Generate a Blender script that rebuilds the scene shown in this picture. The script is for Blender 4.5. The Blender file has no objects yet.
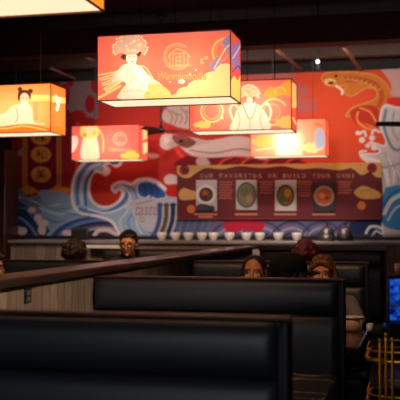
import bpy, bmesh, math, random
import numpy as np
from mathutils import Vector, Matrix, Euler, Quaternion

random.seed(7)
rng = np.random.RandomState(5)
scene = bpy.context.scene
COL = scene.collection

# ------------------------------------------------------------------ camera
HC = 1.46                      # eye height
F = 900.0                      # focal length in pixels of the 400 px frame
YAW = math.radians(13.3)
PITCH = math.atan(25 / 900)
cam_d = bpy.data.cameras.new('camera')
cam = bpy.data.objects.new('camera', cam_d)
COL.objects.link(cam)
cam.location = (0, 0, HC)
cam.rotation_euler = (math.pi / 2 + PITCH, 0, YAW)
cam_d.sensor_width = 36
cam_d.lens = 36 * F / 400
cam_d.clip_start = 0.05
cam_d.dof.use_dof = True
cam_d.dof.focus_distance = 5.2
cam_d.dof.aperture_fstop = 3.6
scene.camera = cam
CM = Euler(cam.rotation_euler).to_matrix()
CP = Vector(cam.location)


def ray(px, py):
    return CM @ Vector(((px - 200) / F, (200 - py) / F, -1))


def at_y(px, py, y):
    d = ray(px, py)
    return CP + d * (y / d.y)


def at_z(px, py, z):
    d = ray(px, py)
    return CP + d * ((z - HC) / d.z)


def at_x(px, py, x):
    d = ray(px, py)
    return CP + d * (x / d.x)


def project_np(P):
    """N x 3 world points -> photo pixels (used to lay the artwork out in real metres on its wall or panel)"""
    R = np.array(CM)
    q = (P - np.array(CP)) @ R
    return 200 + F * q[:, 0] / -q[:, 2], 200 - F * q[:, 1] / -q[:, 2]


# ------------------------------------------------------------------ helpers
def srgb(r, g, b):
    out = []
    for c in (r, g, b):
        c /= 255.0
        out.append(c / 12.92 if c <= 0.04045 else ((c + 0.055) / 1.055) ** 2.4)
    return tuple(out)


def nodes_of(m):
    m.use_nodes = True
    nt = m.node_tree
    return nt, nt.nodes, nt.links


def mat(name, col, rough=0.6, metal=0.0, vary=0.15, scale=8.0, bump=0.0, bscale=60.0, spec=0.5, coat=0.0, emit=None, estr=0.0):
    m = bpy.data.materials.new(name)
    nt, N, L = nodes_of(m)
    b = N['Principled BSDF']
    b.inputs['Roughness'].default_value = rough
    b.inputs['Metallic'].default_value = metal
    b.inputs['Specular IOR Level'].default_value = spec
    b.inputs['Coat Weight'].default_value = coat
    tc = N.new('ShaderNodeTexCoord')
    nz = N.new('ShaderNodeTexNoise')
    nz.inputs['Scale'].default_value = scale
    nz.inputs['Detail'].default_value = 4
    L.new(tc.outputs['Object'], nz.inputs['Vector'])
    rp = N.new('ShaderNodeValToRGB')
    rp.color_ramp.elements[0].position = 0.3
    rp.color_ramp.elements[1].position = 0.7
    rp.color_ramp.elements[0].color = tuple(c * (1 - vary) for c in col) + (1,)
    rp.color_ramp.elements[1].color = tuple(min(1, c * (1 + vary)) for c in col) + (1,)
    L.new(nz.outputs['Fac'], rp.inputs['Fac'])
    L.new(rp.outputs['Color'], b.inputs['Base Color'])
    if bump:
        n2 = N.new('ShaderNodeTexNoise')
        n2.inputs['Scale'].default_value = bscale
        L.new(tc.outputs['Object'], n2.inputs['Vector'])
        bp = N.new('ShaderNodeBump')
        bp.inputs['Strength'].default_value = bump
        bp.inputs['Distance'].default_value = 0.01
        L.new(n2.outputs['Fac'], bp.inputs['Height'])
        L.new(bp.outputs['Normal'], b.inputs['Normal'])
    if emit:
        b.inputs['Emission Color'].default_value = tuple(emit) + (1,)
        b.inputs['Emission Strength'].default_value = estr
    return m


def wood(name, c1, c2, rough=0.5, stretch=(1, 1, 1), scale=6.0, plank=None, coat=0.0, axis=0):
    m = bpy.data.materials.new(name)
    nt, N, L = nodes_of(m)
    b = N['Principled BSDF']
    b.inputs['Roughness'].default_value = rough
    b.inputs['Coat Weight'].default_value = coat
    tc = N.new('ShaderNodeTexCoord')
    mp = N.new('ShaderNodeMapping')
    mp.inputs['Scale'].default_value = stretch
    L.new(tc.outputs['Object'], mp.inputs['Vector'])
    nz = N.new('ShaderNodeTexNoise')
    nz.inputs['Scale'].default_value = scale
    nz.inputs['Detail'].default_value = 6
    nz.inputs['Distortion'].default_value = 0.6
    L.new(mp.outputs['Vector'], nz.inputs['Vector'])
    rp = N.new('ShaderNodeValToRGB')
    rp.color_ramp.elements[0].position = 0.32
    rp.color_ramp.elements[1].position = 0.68
    rp.color_ramp.elements[0].color = tuple(c1) + (1,)
    rp.color_ramp.elements[1].color = tuple(c2) + (1,)
    L.new(nz.outputs['Fac'], rp.inputs['Fac'])
    out = rp.outputs['Color']
    if plank:
        sp = N.new('ShaderNodeSeparateXYZ')
        L.new(tc.outputs['Object'], sp.inputs['Vector'])
        d = N.new('ShaderNodeMath'); d.operation = 'DIVIDE'; d.inputs[1].default_value = plank
        L.new(sp.outputs[axis], d.inputs[0])
        fr = N.new('ShaderNodeMath'); fr.operation = 'FRACT'
        L.new(d.outputs[0], fr.inputs[0])
        gt = N.new('ShaderNodeMath'); gt.operation = 'GREATER_THAN'; gt.inputs[1].default_value = 0.04
        L.new(fr.outputs[0], gt.inputs[0])
        fl = N.new('ShaderNodeMath'); fl.operation = 'FLOOR'
        L.new(d.outputs[0], fl.inputs[0])
        wn = N.new('ShaderNodeTexWhiteNoise'); wn.noise_dimensions = '1D'
        L.new(fl.outputs[0], wn.inputs['W'])
        mr = N.new('ShaderNodeMapRange'); mr.inputs['To Min'].default_value = 0.7; mr.inputs['To Max'].default_value = 1.1
        L.new(wn.outputs['Value'], mr.inputs['Value'])
        ml = N.new('ShaderNodeMath'); ml.operation = 'MULTIPLY'
        L.new(mr.outputs[0], ml.inputs[0]); L.new(gt.outputs[0], ml.inputs[1])
        mx = N.new('ShaderNodeMix'); mx.data_type = 'RGBA'; mx.blend_type = 'MULTIPLY'
        mx.inputs['Factor'].default_value = 1
        L.new(out, mx.inputs['A']); L.new(ml.outputs[0], mx.inputs['B'])
        out = mx.outputs['Result']
    L.new(out, b.inputs['Base Color'])
    return m


def attr_mat(name, rough=0.7, spec=0.3, grain=0.08, shade=1.0):
    """painted / printed surface: the colours live on the mesh, a noise node adds print grain"""
    m = bpy.data.materials.new(name)
    nt, N, L = nodes_of(m)
    b = N['Principled BSDF']
    b.inputs['Roughness'].default_value = rough
    b.inputs['Specular IOR Level'].default_value = spec
    at = N.new('ShaderNodeAttribute'); at.attribute_name = 'paint'
    nz = N.new('ShaderNodeTexNoise'); nz.inputs['Scale'].default_value = 40
    mr = N.new('ShaderNodeMapRange'); mr.inputs['To Min'].default_value = shade * (1 - grain); mr.inputs['To Max'].default_value = shade * (1 + grain)
    L.new(nz.outputs['Fac'], mr.inputs['Value'])
    mx = N.new('ShaderNodeMix'); mx.data_type = 'RGBA'; mx.blend_type = 'MULTIPLY'; mx.inputs['Factor'].default_value = 1
    L.new(at.outputs['Color'], mx.inputs['A']); L.new(mr.outputs[0], mx.inputs['B'])
    L.new(mx.outputs['Result'], b.inputs['Base Color'])
    return m


def shade_mat(name, glow=0.3, tint=(1, 1, 1)):
    """printed translucent lantern panel: lets the lamp inside shine through, plus a little even glow"""
    m = bpy.data.materials.new(name)
    nt, N, L = nodes_of(m)
    N.remove(N['Principled BSDF'])
    o = N['Material Output']
    at = N.new('ShaderNodeAttribute'); at.attribute_name = 'paint'
    tr = N.new('ShaderNodeBsdfTranslucent')
    df = N.new('ShaderNodeBsdfDiffuse')
    em = N.new('ShaderNodeEmission'); em.inputs['Strength'].default_value = glow
    L.new(at.outputs['Color'], tr.inputs['Color'])
    L.new(at.outputs['Color'], df.inputs['Color'])
    L.new(at.outputs['Color'], em.inputs['Color'])
    mx = N.new('ShaderNodeMixShader'); mx.inputs['Fac'].default_value = 0.35
    ad = N.new('ShaderNodeAddShader')
    L.new(tr.outputs[0], mx.inputs[1]); L.new(df.outputs[0], mx.inputs[2])
    L.new(mx.outputs[0], ad.inputs[0]); L.new(em.outputs[0], ad.inputs[1])
    L.new(ad.outputs[0], o.inputs['Surface'])
    return m


def emis(name, col, strength):
    m = bpy.data.materials.new(name)
    nt, N, L = nodes_of(m)
    N.remove(N['Principled BSDF'])
    e = N.new('ShaderNodeEmission')
    nz = N.new('ShaderNodeTexNoise'); nz.inputs['Scale'].default_value = 3
    rp = N.new('ShaderNodeValToRGB')
    rp.color_ramp.elements[0].color = tuple(c * 0.93 for c in col) + (1,)
    rp.color_ramp.elements[1].color = tuple(col) + (1,)
    L.new(nz.outputs['Fac'], rp.inputs['Fac']); L.new(rp.outputs['Color'], e.inputs['Color'])
    e.inputs['Strength'].default_value = strength
    L.new(e.outputs[0], N['Material Output'].inputs['Surface'])
    return m


def link(name, me, m=None, parent=None):
    o = bpy.data.objects.new(name, me)
    COL.objects.link(o)
    if m is not None:
        me.materials.clear()
        for x in (m if isinstance(m, (list, tuple)) else [m]):
            me.materials.append(x)
    if parent is not None:
        o.parent = parent
    return o


def obj(name, bm, m, parent=None, smooth=False):
    bmesh.ops.recalc_face_normals(bm, faces=bm.faces)
    me = bpy.data.meshes.new(name)
    bm.to_mesh(me); bm.free()
    if smooth:
        for p in me.polygons:
            p.use_smooth = True
    return link(name, me, m, parent)


def tag(o, label, cat, group=None):
    o['label'] = label; o['category'] = cat
    if group: o['group'] = group
    return o


def struct(o):
    o['kind'] = 'structure'
    return o


def thing(name, label, cat, loc=(0, 0, 0), rz=0.0, group=None):
    o = bpy.data.objects.new(name, None)
    COL.objects.link(o)
    o.location = loc; o.rotation_euler = (0, 0, rz); o.empty_display_size = 0.1
    return tag(o, label, cat, group)


def copy_tree(o, parent=None):
    c = o.copy()
    COL.objects.link(c)
    c.parent = parent
    if parent is not None:
        c.matrix_parent_inverse = o.matrix_parent_inverse
    for ch in list(o.children):
        copy_tree(ch, c)
    return c


def box(bm, lo, hi, bevel=0.0, segs=2, mi=0):
    lo = Vector(lo); hi = Vector(hi)
    c = (lo + hi) / 2; s = hi - lo
    r = bmesh.ops.create_cube(bm, size=1)
    vs = r['verts']
    for v in vs:
        v.co = Vector((v.co.x * s.x, v.co.y * s.y, v.co.z * s.z)) + c
    fs = set(f for v in vs for f in v.link_faces)
    if bevel > 0:
        es = set(e for v in vs for e in v.link_edges)
        r = bmesh.ops.bevel(bm, geom=list(es), offset=min(bevel, min(s) * 0.49), segments=segs, profile=0.5, affect='EDGES')
        fs |= set(r['faces'])
    for f in fs:
        if f.is_valid: f.material_index = mi
    return bm


def bx(lo, hi, bevel=0.0, segs=2):
    return box(bmesh.new(), lo, hi, bevel, segs)


def tube(bm, pts, r, seg=8, closed=False, cap=True):
    pts = [Vector(p) for p in pts]
    n = len(pts)
    rs = r if isinstance(r, (list, tuple)) else [r] * n
    rings = []
    up = Vector((0, 0, 1))
    prev = None
    for i in range(n):
        if closed:
            t = pts[(i + 1) % n] - pts[i - 1]
        else:
            t = pts[min(i + 1, n - 1)] - pts[max(i - 1, 0)]
        t.normalize()
        a = prev if prev is not None else (up if abs(t.dot(up)) < 0.9 else Vector((1, 0, 0)))
        x = (a - t * a.dot(t))
        if x.length < 1e-5:
            x = Vector((0, 1, 0)) - t * t.y
        x.normalize()
        prev = x
        y = t.cross(x)
        rings.append([bm.verts.new(pts[i] + (x * math.cos(k * 2 * math.pi / seg) + y * math.sin(k * 2 * math.pi / seg)) * rs[i]) for k in range(seg)])
    m = n if closed else n - 1
    for i in range(m):
        A, B = rings[i], rings[(i + 1) % n]
        for k in range(seg):
            bm.faces.new((A[k], A[(k + 1) % seg], B[(k + 1) % seg], B[k]))
    if not closed and cap:
        bm.faces.new(rings[0]); bm.faces.new(rings[-1])
    return bm


def lathe(bm, prof, c=(0, 0, 0), seg=24):
    c = Vector(c)
    rings = []
    for r, z in prof:
        if r < 1e-6:
            rings.append([bm.verts.new(c + Vector((0, 0, z)))])
        else:
            rings.append([bm.verts.new(c + Vector((r * math.cos(k * 2 * math.pi / seg), r * math.sin(k * 2 * math.pi / seg), z))) for k in range(seg)])
    for A, B in zip(rings, rings[1:]):
        for k in range(seg):
            k2 = (k + 1) % seg
            if len(A) == 1 and len(B) == 1: continue
            if len(A) == 1: bm.faces.new((A[0], B[k], B[k2]))
            elif len(B) == 1: bm.faces.new((A[k], A[k2], B[0]))
            else: bm.faces.new((A[k], A[k2], B[k2], B[k]))
    return bm


# ------------------------------------------------------------------ painting: shapes evaluated at the vertices of a fine grid
def spline(pts, closed=True, n=6):
    P = np.array(pts, float)
    N = len(P)
    out = []
    rngi = range(N) if closed else range(N - 1)
    for i in rngi:
        if closed:
            p0, p1, p2, p3 = P[i - 1], P[i], P[(i + 1) % N], P[(i + 2) % N]
        else:
            p0, p1, p2, p3 = P[max(i - 1, 0)], P[i], P[i + 1], P[min(i + 2, N - 1)]
        for k in range(n):
            t = k / n
            out.append(0.5 * (2 * p1 + (p2 - p0) * t + (2 * p0 - 5 * p1 + 4 * p2 - p3) * t * t + (3 * p1 - p0 - 3 * p2 + p3) * t ** 3))
    if not closed: out.append(P[-1])
    return np.array(out)


_text_cache = {}


def text_tris(s):
    if s in _text_cache: return _text_cache[s]
    cu = bpy.data.curves.new('t', 'FONT')
    cu.body = s; cu.size = 1; cu.resolution_u = 3
    o = bpy.data.objects.new('t', cu)
    COL.objects.link(o)
    dg = bpy.context.evaluated_depsgraph_get()
    dg.update()
    me = bpy.data.meshes.new_from_object(o.evaluated_get(dg))
    me.calc_loop_triangles()
    V = np.array([v.co[:2] for v in me.vertices]) if len(me.vertices) else np.zeros((0, 2))
    T = np.array([t.vertices[:] for t in me.loop_triangles]) if len(me.loop_triangles) else np.zeros((0, 3), int)
    bpy.data.objects.remove(o); bpy.data.curves.remove(cu); bpy.data.meshes.remove(me)
    _text_cache[s] = (V, T)
    return V, T


class Art:
    def __init__(s, U, V, base):
        s.U = U; s.V = V
        s.rgb = np.zeros((len(U), 3)); s.rgb[:] = srgb(*base)
        s.edge = 0.5

    def _put(s, idx, a, col):
        c = np.array(srgb(*col))
        a = a[:, None]
        s.rgb[idx] = s.rgb[idx] * (1 - a) + c * a

    def _box(s, lo, hi, pad):
        return np.nonzero((s.U > lo[0] - pad) & (s.U < hi[0] + pad) & (s.V > lo[1] - pad) & (s.V < hi[1] + pad))[0]

    def _segd(s, u, v, P, closed):
        d = np.full(len(u), 1e9)
        Q = np.roll(P, -1, 0) if closed else P[1:]
        A = P if closed else P[:-1]
        for (ax, ay), (bx_, by) in zip(A, Q):
            ex, ey = bx_ - ax, by - ay
            l = ex * ex + ey * ey + 1e-12
            t = np.clip(((u - ax) * ex + (v - ay) * ey) / l, 0, 1)
            d = np.minimum(d, (u - ax - t * ex) ** 2 + (v - ay - t * ey) ** 2)
        return np.sqrt(d)

    def poly(s, pts, col, smooth=True, a=1.0, outline=None, ow=1.0):
        P = spline(pts) if smooth else np.array(pts, float)
        idx = s._box(P.min(0), P.max(0), 2)
        if not len(idx): return
        u, v = s.U[idx], s.V[idx]
        ins = np.zeros(len(u), bool)
        for (ax, ay), (bx_, by) in zip(P, np.roll(P, -1, 0)):
            if ay == by: continue
            c = ((ay > v) != (by > v)) & (u < (bx_ - ax) * (v - ay) / (by - ay) + ax)
            ins ^= c
        d = s._segd(u, v, P, True)
        sd = np.where(ins, d, -d)
        s._put(idx, a * np.clip(sd / s.edge + 0.5, 0, 1), col)
        if outline:
            s._put(idx, a * np.clip((ow / 2 - d) / s.edge + 0.5, 0, 1), outline)

    def stroke(s, pts, w, col, smooth=True, a=1.0, closed=False):
        P = spline(pts, closed) if smooth else np.array(pts, float)
        idx = s._box(P.min(0), P.max(0), w + 1)
        if not len(idx): return
        d = s._segd(s.U[idx], s.V[idx], P, closed)
        s._put(idx, a * np.clip((w / 2 - d) / s.edge + 0.5, 0, 1), col)

    def ell(s, cx, cy, rx, ry, col, a=1.0, soft=None, rot=0.0):
        R = max(rx, ry) * 1.3 + 1
        idx = s._box((cx - R, cy - R), (cx + R, cy + R), 0)
        if not len(idx): return
        dx, dy = s.U[idx] - cx, s.V[idx] - cy
        if rot:
            cr, sr = math.cos(rot), math.sin(rot)
            dx, dy = dx * cr + dy * sr, -dx * sr + dy * cr
        q = np.sqrt((dx / rx) ** 2 + (dy / ry) ** 2)
        e = soft if soft else s.edge / min(rx, ry)
        s._put(idx, a * np.clip((1 - q) / e + 0.5, 0, 1), col)

    def ring(s, cx, cy, r, w, col, a=1.0, a0=0, a1=360, ry=None):
        ry = ry or r
        n = 28
        pts = [(cx + r * math.cos(math.radians(a0 + (a1 - a0) * k / n)), cy - ry * math.sin(math.radians(a0 + (a1 - a0) * k / n))) for k in range(n + 1)]
        s.stroke(pts, w, col, False, a)

    def text(s, t, cx, cy, w, h, col, a=1.0, slant=0.0):
        V, T = text_tris(t)
        if not len(V): return
        lo, hi = V.min(0), V.max(0)
        q = (V - lo) / np.maximum(hi - lo, 1e-6)
        X = cx + (q[:, 0] - 0.5) * w + slant * q[:, 1] * h
        Y = cy - (q[:, 1] - 0.5) * h
        al = np.zeros(len(s.U))
        for tr in T:
            p = np.stack([X[tr], Y[tr]], 1)
            idx = s._box(p.min(0), p.max(0), 0.3)
            if not len(idx): continue
            u, v = s.U[idx], s.V[idx]
            d = [(p[(k + 1) % 3][0] - p[k][0]) * (v - p[k][1]) - (p[(k + 1) % 3][1] - p[k][1]) * (u - p[k][0]) for k in range(3)]
            ar = (p[1][0] - p[0][0]) * (p[2][1] - p[0][1]) - (p[1][1] - p[0][1]) * (p[2][0] - p[0][0])
            if abs(ar) < 1e-9: continue
            sg = 1 if ar > 0 else -1
            k = (d[0] * sg >= -0.05) & (d[1] * sg >= -0.05) & (d[2] * sg >= -0.05)
            al[idx[k]] = 1
        idx = np.nonzero(al)[0]
        s._put(idx, a * al[idx], col)

    def cloud(s, cx, cy, w, h, col, line=None, n=5, a=1.0):
        """a scalloped cloud bank"""
        for k in range(n):
            t = (k + 0.5) / n
            x = cx - w / 2 + w * t
            r = h * (0.35 + 0.3 * math.sin(math.pi * t) + 0.1 * ((k * 7) % 3 - 1))
            s.ell(x, cy - r * 0.1, max(w / n * 0.85, 0.8), max(r, 0.8), col, a)
            if line: s.ring(x, cy - r * 0.1, max(w / n * 0.6, 0.6), 0.5, line, 0.6 * a, 20, 200, ry=max(r * 0.7, 0.5))


def grid_mesh(name, O, X, Y, nx, ny):
    """a grid spanning origin O and edge vectors X, Y; returns mesh and its vertices"""
    O, X, Y = np.array(O), np.array(X), np.array(Y)
    a = np.linspace(0, 1, nx + 1); b = np.linspace(0, 1, ny + 1)
    A, B = np.meshgrid(a, b)
    P = O + A.reshape(-1, 1) * X + B.reshape(-1, 1) * Y
    i = np.arange(nx * ny)
    r, c = i // nx, i % nx
    v0 = r * (nx + 1) + c
    Fc = np.stack([v0, v0 + 1, v0 + nx + 2, v0 + nx + 1], 1)
    me = bpy.data.meshes.new(name)
    me.vertices.add(len(P)); me.vertices.foreach_set('co', P.astype(np.float32).ravel())
    me.loops.add(len(Fc) * 4); me.loops.foreach_set('vertex_index', Fc.astype(np.int32).ravel())
    me.polygons.add(len(Fc))
    me.polygons.foreach_set('loop_start', (np.arange(len(Fc)) * 4).astype(np.int32))
    me.update(calc_edges=True)
    return me, P, A.ravel(), B.ravel()


def set_paint(me, rgb):
    at = me.color_attributes.new('paint', 'FLOAT_COLOR', 'POINT')
    c = np.ones((len(me.vertices), 4), np.float32)
    c[:, :3] = rgb
    at.data.foreach_set('color', c.ravel())


# ------------------------------------------------------------------ materials
M = dict(
    vinyl=mat('black_vinyl', srgb(36, 38, 45), 0.42, vary=0.12, scale=3, bump=0.08, bscale=300, spec=0.5),
    vinyl_dark=mat('black_piping', srgb(16, 16, 19), 0.5, spec=0.4),
    booth_wood=wood('dark_red_wood', srgb(52, 26, 18), srgb(84, 42, 28), 0.4, (1, 12, 12), 4, coat=0.2),
    cap_wood=wood('glossy_dark_wood', srgb(32, 18, 14), srgb(62, 36, 27), 0.3, (14, 1, 14), 4, coat=0.3),
    panel_wood=wood('pale_plank_wood', srgb(132, 108, 90), srgb(166, 140, 118), 0.6, (12, 12, 1.2), 6, plank=0.09, axis=1),
    counter_wood=wood('grey_plank_wood', srgb(120, 106, 98), srgb(150, 134, 124), 0.6, (10, 10, 1.0), 6, plank=0.14, axis=0),
    counter_top=mat('counter_stone', srgb(120, 112, 110), 0.35, vary=0.2, scale=30),
    floor=wood('dark_floor_planks', srgb(30, 22, 18), srgb(46, 34, 27), 0.45, (12, 1, 1), 4, plank=0.16, axis=0),
    ceil=mat('black_ceiling', srgb(16, 14, 14), 0.9, vary=0.4, scale=2),
    wall=mat('dark_wall', srgb(26, 19, 18), 0.8, bump=0.1),
    beam=wood('old_beam_wood', srgb(40, 22, 15), srgb(66, 38, 24), 0.7, (1.2, 12, 12), 5),
    brace=mat('steel_brace', srgb(120, 80, 70), 0.5, vary=0.2),
    black=mat('black_paint', srgb(14, 14, 15), 0.5),
    blackplastic=mat('black_plastic', srgb(20, 19, 20), 0.4),
    white=mat('white_china', srgb(230, 222, 214), 0.3, vary=0.03),
    steel=mat('brushed_steel', srgb(120, 112, 112), 0.42, 0.9, vary=0.1),
    gold=mat('polished_gold', srgb(214, 168, 62), 0.28, 0.95, vary=0.08),
    glassblack=mat('black_glass', srgb(16, 15, 16), 0.12, spec=0.6),
    lantern_frame=mat('lantern_frame', srgb(110, 34, 24), 0.5),
    shelfblack=mat('matt_black_shelf', srgb(10, 10, 11), 0.95, spec=0.05),
    cord=mat('cable_black', srgb(26, 24, 24), 0.6),
)


# ------------------------------------------------------------------ the room
WALL_Y = 12.0
CEIL = 4.25
XL, XR, YB = -6.4, 2.6, -1.8
obj_floor = struct(obj('floor', bx((XL, YB, -0.1), (XR, WALL_Y + 0.1, 0)), M['floor']))
struct(obj('ceiling', bx((XL, YB, CEIL), (XR, WALL_Y + 0.1, CEIL + 0.1)), M['ceil']))
struct(obj('wall_back', bx((XL, WALL_Y, 0), (XR, WALL_Y + 0.12, CEIL)), M['wall']))
struct(obj('wall_left', bx((XL - 0.12, YB, 0), (XL, WALL_Y + 0.12, CEIL)), M['wall']))
struct(obj('wall_right', bx((XR, YB, 0), (XR + 0.12, WALL_Y + 0.12, CEIL)), M['wall']))
struct(obj('wall_front', bx((XL, YB - 0.12, 0), (XR, YB, CEIL)), M['wall']))
# dark timber post at the left end of the mural
pl = at_y(10, 200, 11.7).x
struct(obj('trim_1', bx((pl - 0.35, 11.55, 0), (pl, 11.99, HC + 1.05), 0.015), M['booth_wood']))
# ceiling beams
b = bmesh.new(); box(b, (XL, 10.35, HC + 2.1), (XR, 10.62, HC + 2.42), 0.012)
struct(obj('trim_2', b, M['beam']))
b = bmesh.new(); box(b, (XL, 11.5, HC + 2.14), (XR, 11.64, HC + 2.3), 0.01)
struct(obj('trim_3', b, M['beam']))
b = bmesh.new(); box(b, (XL, 7.6, HC + 2.35), (XR, 7.85, HC + 2.62), 0.012)
struct(obj('trim_4', b, M['beam']))


def brace(n, p, q, w=0.035):
    p, q = Vector(p), Vector(q)
    b = bmesh.new()
    L = (q - p).length
    box(b, (-w / 2, 0, -w / 2), (w / 2, L, w / 2), 0.004)
    o = obj(n, b, M['brace'])
    o.location = p
    o.rotation_mode = 'QUATERNION'
    o.rotation_quaternion = (q - p).to_track_quat('Y', 'Z')
    return struct(o)


brace('trim_5', at_y(272, 46, 10.64), at_y(301, 69, 11.95))
brace('trim_6', at_y(341, 44, 10.64), at_y(361, 70, 11.95))
brace('trim_7', at_y(70, 50, 10.64), at_y(94, 61, 11.4), 0.03)
brace('trim_8', at_y(50, 68, 11.0), at_y(75, 79, 11.95), 0.03)

# divider between the two rows of booths
DX0, DX1 = -1.74, -1.622
DTOP = HC - 0.215
struct(obj('wall_divider', bx((DX0, 1.0, 0), (DX1, 9.25, DTOP - 0.035), 0.004), M['panel_wood']))
struct(obj('trim_9', bx((DX0 - 0.025, 0.98, DTOP - 0.035), (DX1 + 0.05, 9.28, DTOP), 0.008), M['cap_wood']))

# ------------------------------------------------------------------ mural
MX0, MX1 = at_y(11, 200, WALL_Y - 0.02).x, 0.75
MZ0, MZ1 = HC - 0.155, HC + 2.04
step = 0.0105
me, P, _, _ = grid_mesh('wall_mural', (MX0, WALL_Y - 0.012, MZ0), (MX1 - MX0, 0, 0), (0, 0, MZ1 - MZ0), int((MX1 - MX0) / step), int((MZ1 - MZ0) / step))
U, V = project_np(P)
A = Art(U, V, (184, 48, 38))
WHT = (226, 220, 222); PALE = (150, 172, 196); BLU = (66, 104, 160); NAVY = (30, 48, 96); GREY = (190, 180, 180)
GOLD = (214, 140, 58); CREAM = (226, 206, 186)
# lighting painted into the red: spot-lit glow centre right, dimmer left
A.poly([(240, 60), (420, 60), (420, 170), (240, 170)], (204, 66, 40), False)
A.ell(340, 120, 60, 60, (214, 80, 44), 0.7, 0.8)
A.poly([(0, 60), (75, 60), (75, 240), (0, 240)], (124, 26, 32), False)
# top left: pale smoke with red tongues
A.poly([(60, 60), (98, 60), (98, 118), (84, 124), (70, 112), (60, 100)], (126, 104, 110), False)
for q in [(64, 96, 6, 12), (78, 116, 8, 6), (90, 104, 5, 9), (70, 82, 4, 5), (96, 84, 5, 9), (88, 122, 8, 5)]:
    A.ell(q[0], q[1], q[2], q[3], (150, 24, 26))
A.stroke([(36, 112), (46, 128), (40, 138), (28, 146), (20, 152)], 4, (150, 120, 122), a=0.7)
A.ell(20, 154, 6, 2.2, (150, 120, 122), 0.7)
# hanging banner with gold borders
A.poly([(23, 100), (62, 100), (62, 190), (23, 190)], (106, 10, 44), False)
for x in (25, 59):
    A.poly([(x - 2.4, 100), (x + 2.4, 100), (x + 2.4, 190), (x - 2.4, 190)], (178, 108, 50), False)
    A.stroke([(x, 100), (x, 190)], 0.8, (120, 60, 30), False)
    A.cloud(x + 1, 191, 16, 6, (196, 122, 44), n=3)
A.stroke([(27, 186), (42, 193), (58, 186)], 2.4, (190, 116, 46))
for cy in (137, 154.5, 174.5):
    A.ell(41, cy, 10, 8, (206, 138, 56))
A.text('味', 41, 137, 10, 9, (24, 12, 10))
A.text('和', 41, 154.5, 11, 10, (24, 12, 10))
A.text('美', 41, 174.5, 11, 10, (24, 12, 10))
# left hill of water
A.poly([(8, 206), (24, 198), (36, 196), (42, 190), (58, 192), (72, 196), (84, 204), (92, 238), (8, 240)], (120, 150, 182))
A.poly([(10, 190), (20, 188), (30, 198), (40, 196), (40, 214), (20, 206), (10, 204)], (96, 112, 140))
A.stroke([(40, 208), (60, 214), (78, 208)], 3, (150, 180, 208))
A.stroke([(36, 216), (56, 222), (80, 218)], 2.5, (84, 122, 172))
# navy roller with foam, bottom left
A.poly([(8, 204), (20, 202), (32, 212), (44, 224), (52, 240), (8, 240)], (28, 46, 92))
A.stroke([(10, 208), (24, 208), (36, 220), (46, 238)], 3, (58, 96, 160))
A.stroke([(10, 218), (20, 218), (30, 226), (38, 238)], 2.6, (96, 130, 180))
for q in [(32, 210, 4, 3), (38, 218, 4, 4), (43, 223, 6, 3.5), (42, 230, 4, 5), (14, 228, 6, 3), (22, 231, 5, 4), (12, 222, 4, 3)]:
    A.ell(*q, (206, 186, 190))
# big arcs along the bottom
for r, c in [(50, (128, 156, 190)), (46, (44, 76, 138)), (41, (96, 124, 178)), (36.5, (30, 40, 84)), (32, (90, 70, 100)), (28, (150, 150, 172)), (24, (40, 34, 56)), (20, (58, 46, 60))]:
    A.ell(104, 244, r * 1.2, r * 0.62, c)
A.stroke([(94, 236), (98, 231), (106, 230), (114, 233), (120, 238)], 4, (216, 190, 196))
A.ell(68, 233, 6, 3, (216, 190, 196))
# curling wave
A.poly([(74, 206), (72, 192), (75, 176), (82, 165), (92, 158), (104, 157), (118, 158), (121, 163), (116, 166), (110, 163), (104, 166), (109, 170), (106, 175), (100, 172), (94, 172), (90, 180), (89, 192), (93, 202), (102, 207),
        (112, 206), (120, 200), (123, 192), (119, 189), (115, 192), (112, 188), (115, 184), (122, 182), (132, 184), (138, 180), (150, 179), (160, 184), (168, 192), (176, 200), (176, 240), (128, 240), (112, 222), (96, 216), (82, 214)], (146, 172, 202), outline=WHT, ow=2.8)
A.stroke([(78, 204), (77, 190), (80, 176), (88, 165), (100, 160), (114, 161)], 3, (70, 116, 176))
A.stroke([(82, 204), (81, 190), (84, 178), (91, 168), (100, 164)], 1.6, (196, 208, 220))
A.stroke([(86, 205), (85, 192), (87, 180), (93, 171)], 2.4, (54, 90, 154))
A.stroke([(80, 209), (92, 212), (106, 212), (118, 206), (126, 198), (128, 190)], 3.4, (74, 118, 180))
A.stroke([(88, 209), (104, 213), (120, 209), (132, 200)], 1.6, (212, 218, 226))
for k in range(5):
    A.stroke([(132 + 5 * k, 200 - k), (128 + 6 * k, 210), (120 + 8 * k, 222), (124 + 9 * k, 234)], 1.3, [(198, 208, 222), (86, 124, 180), (206, 214, 226), (70, 106, 166), (190, 200, 216)][k])
for k in range(4):
    A.stroke([(14 + 8 * k, 196 + 2 * k), (30 + 8 * k, 200 + 3 * k), (46 + 10 * k, 206 + 3 * k), (60 + 10 * k, 204 + 4 * k)], 1.2, [(176, 194, 214), (92, 122, 164), (168, 188, 210), (84, 114, 160)][k])
A.ell(114, 161, 5, 3.4, (64, 104, 164)); A.ell(106, 171, 3.4, 2.8, WHT)
A.poly([(138, 184), (146, 181), (154, 183), (164, 190), (166, 197), (156, 199), (150, 196), (144, 198), (138, 194)], (48, 92, 160), outline=(196, 206, 220), ow=1.4)
for x in (143, 149, 155):
    A.stroke([(x, 184), (x + 3, 190), (x + 2, 197)], 1.4, (26, 60, 122))
A.stroke([(119, 186), (127, 190), (130, 198), (126, 208)], 2.0, (196, 208, 222))
A.stroke([(124, 184), (134, 190), (137, 200)], 1.4, (82, 122, 180))
A.poly([(130, 203), (144, 198), (162, 200), (178, 198), (178, 230), (150, 232), (136, 220)], (184, 184, 196))
A.text('taste', 145.5, 210.5, 23, 9.5, (150, 112, 120), slant=0.2)
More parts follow.
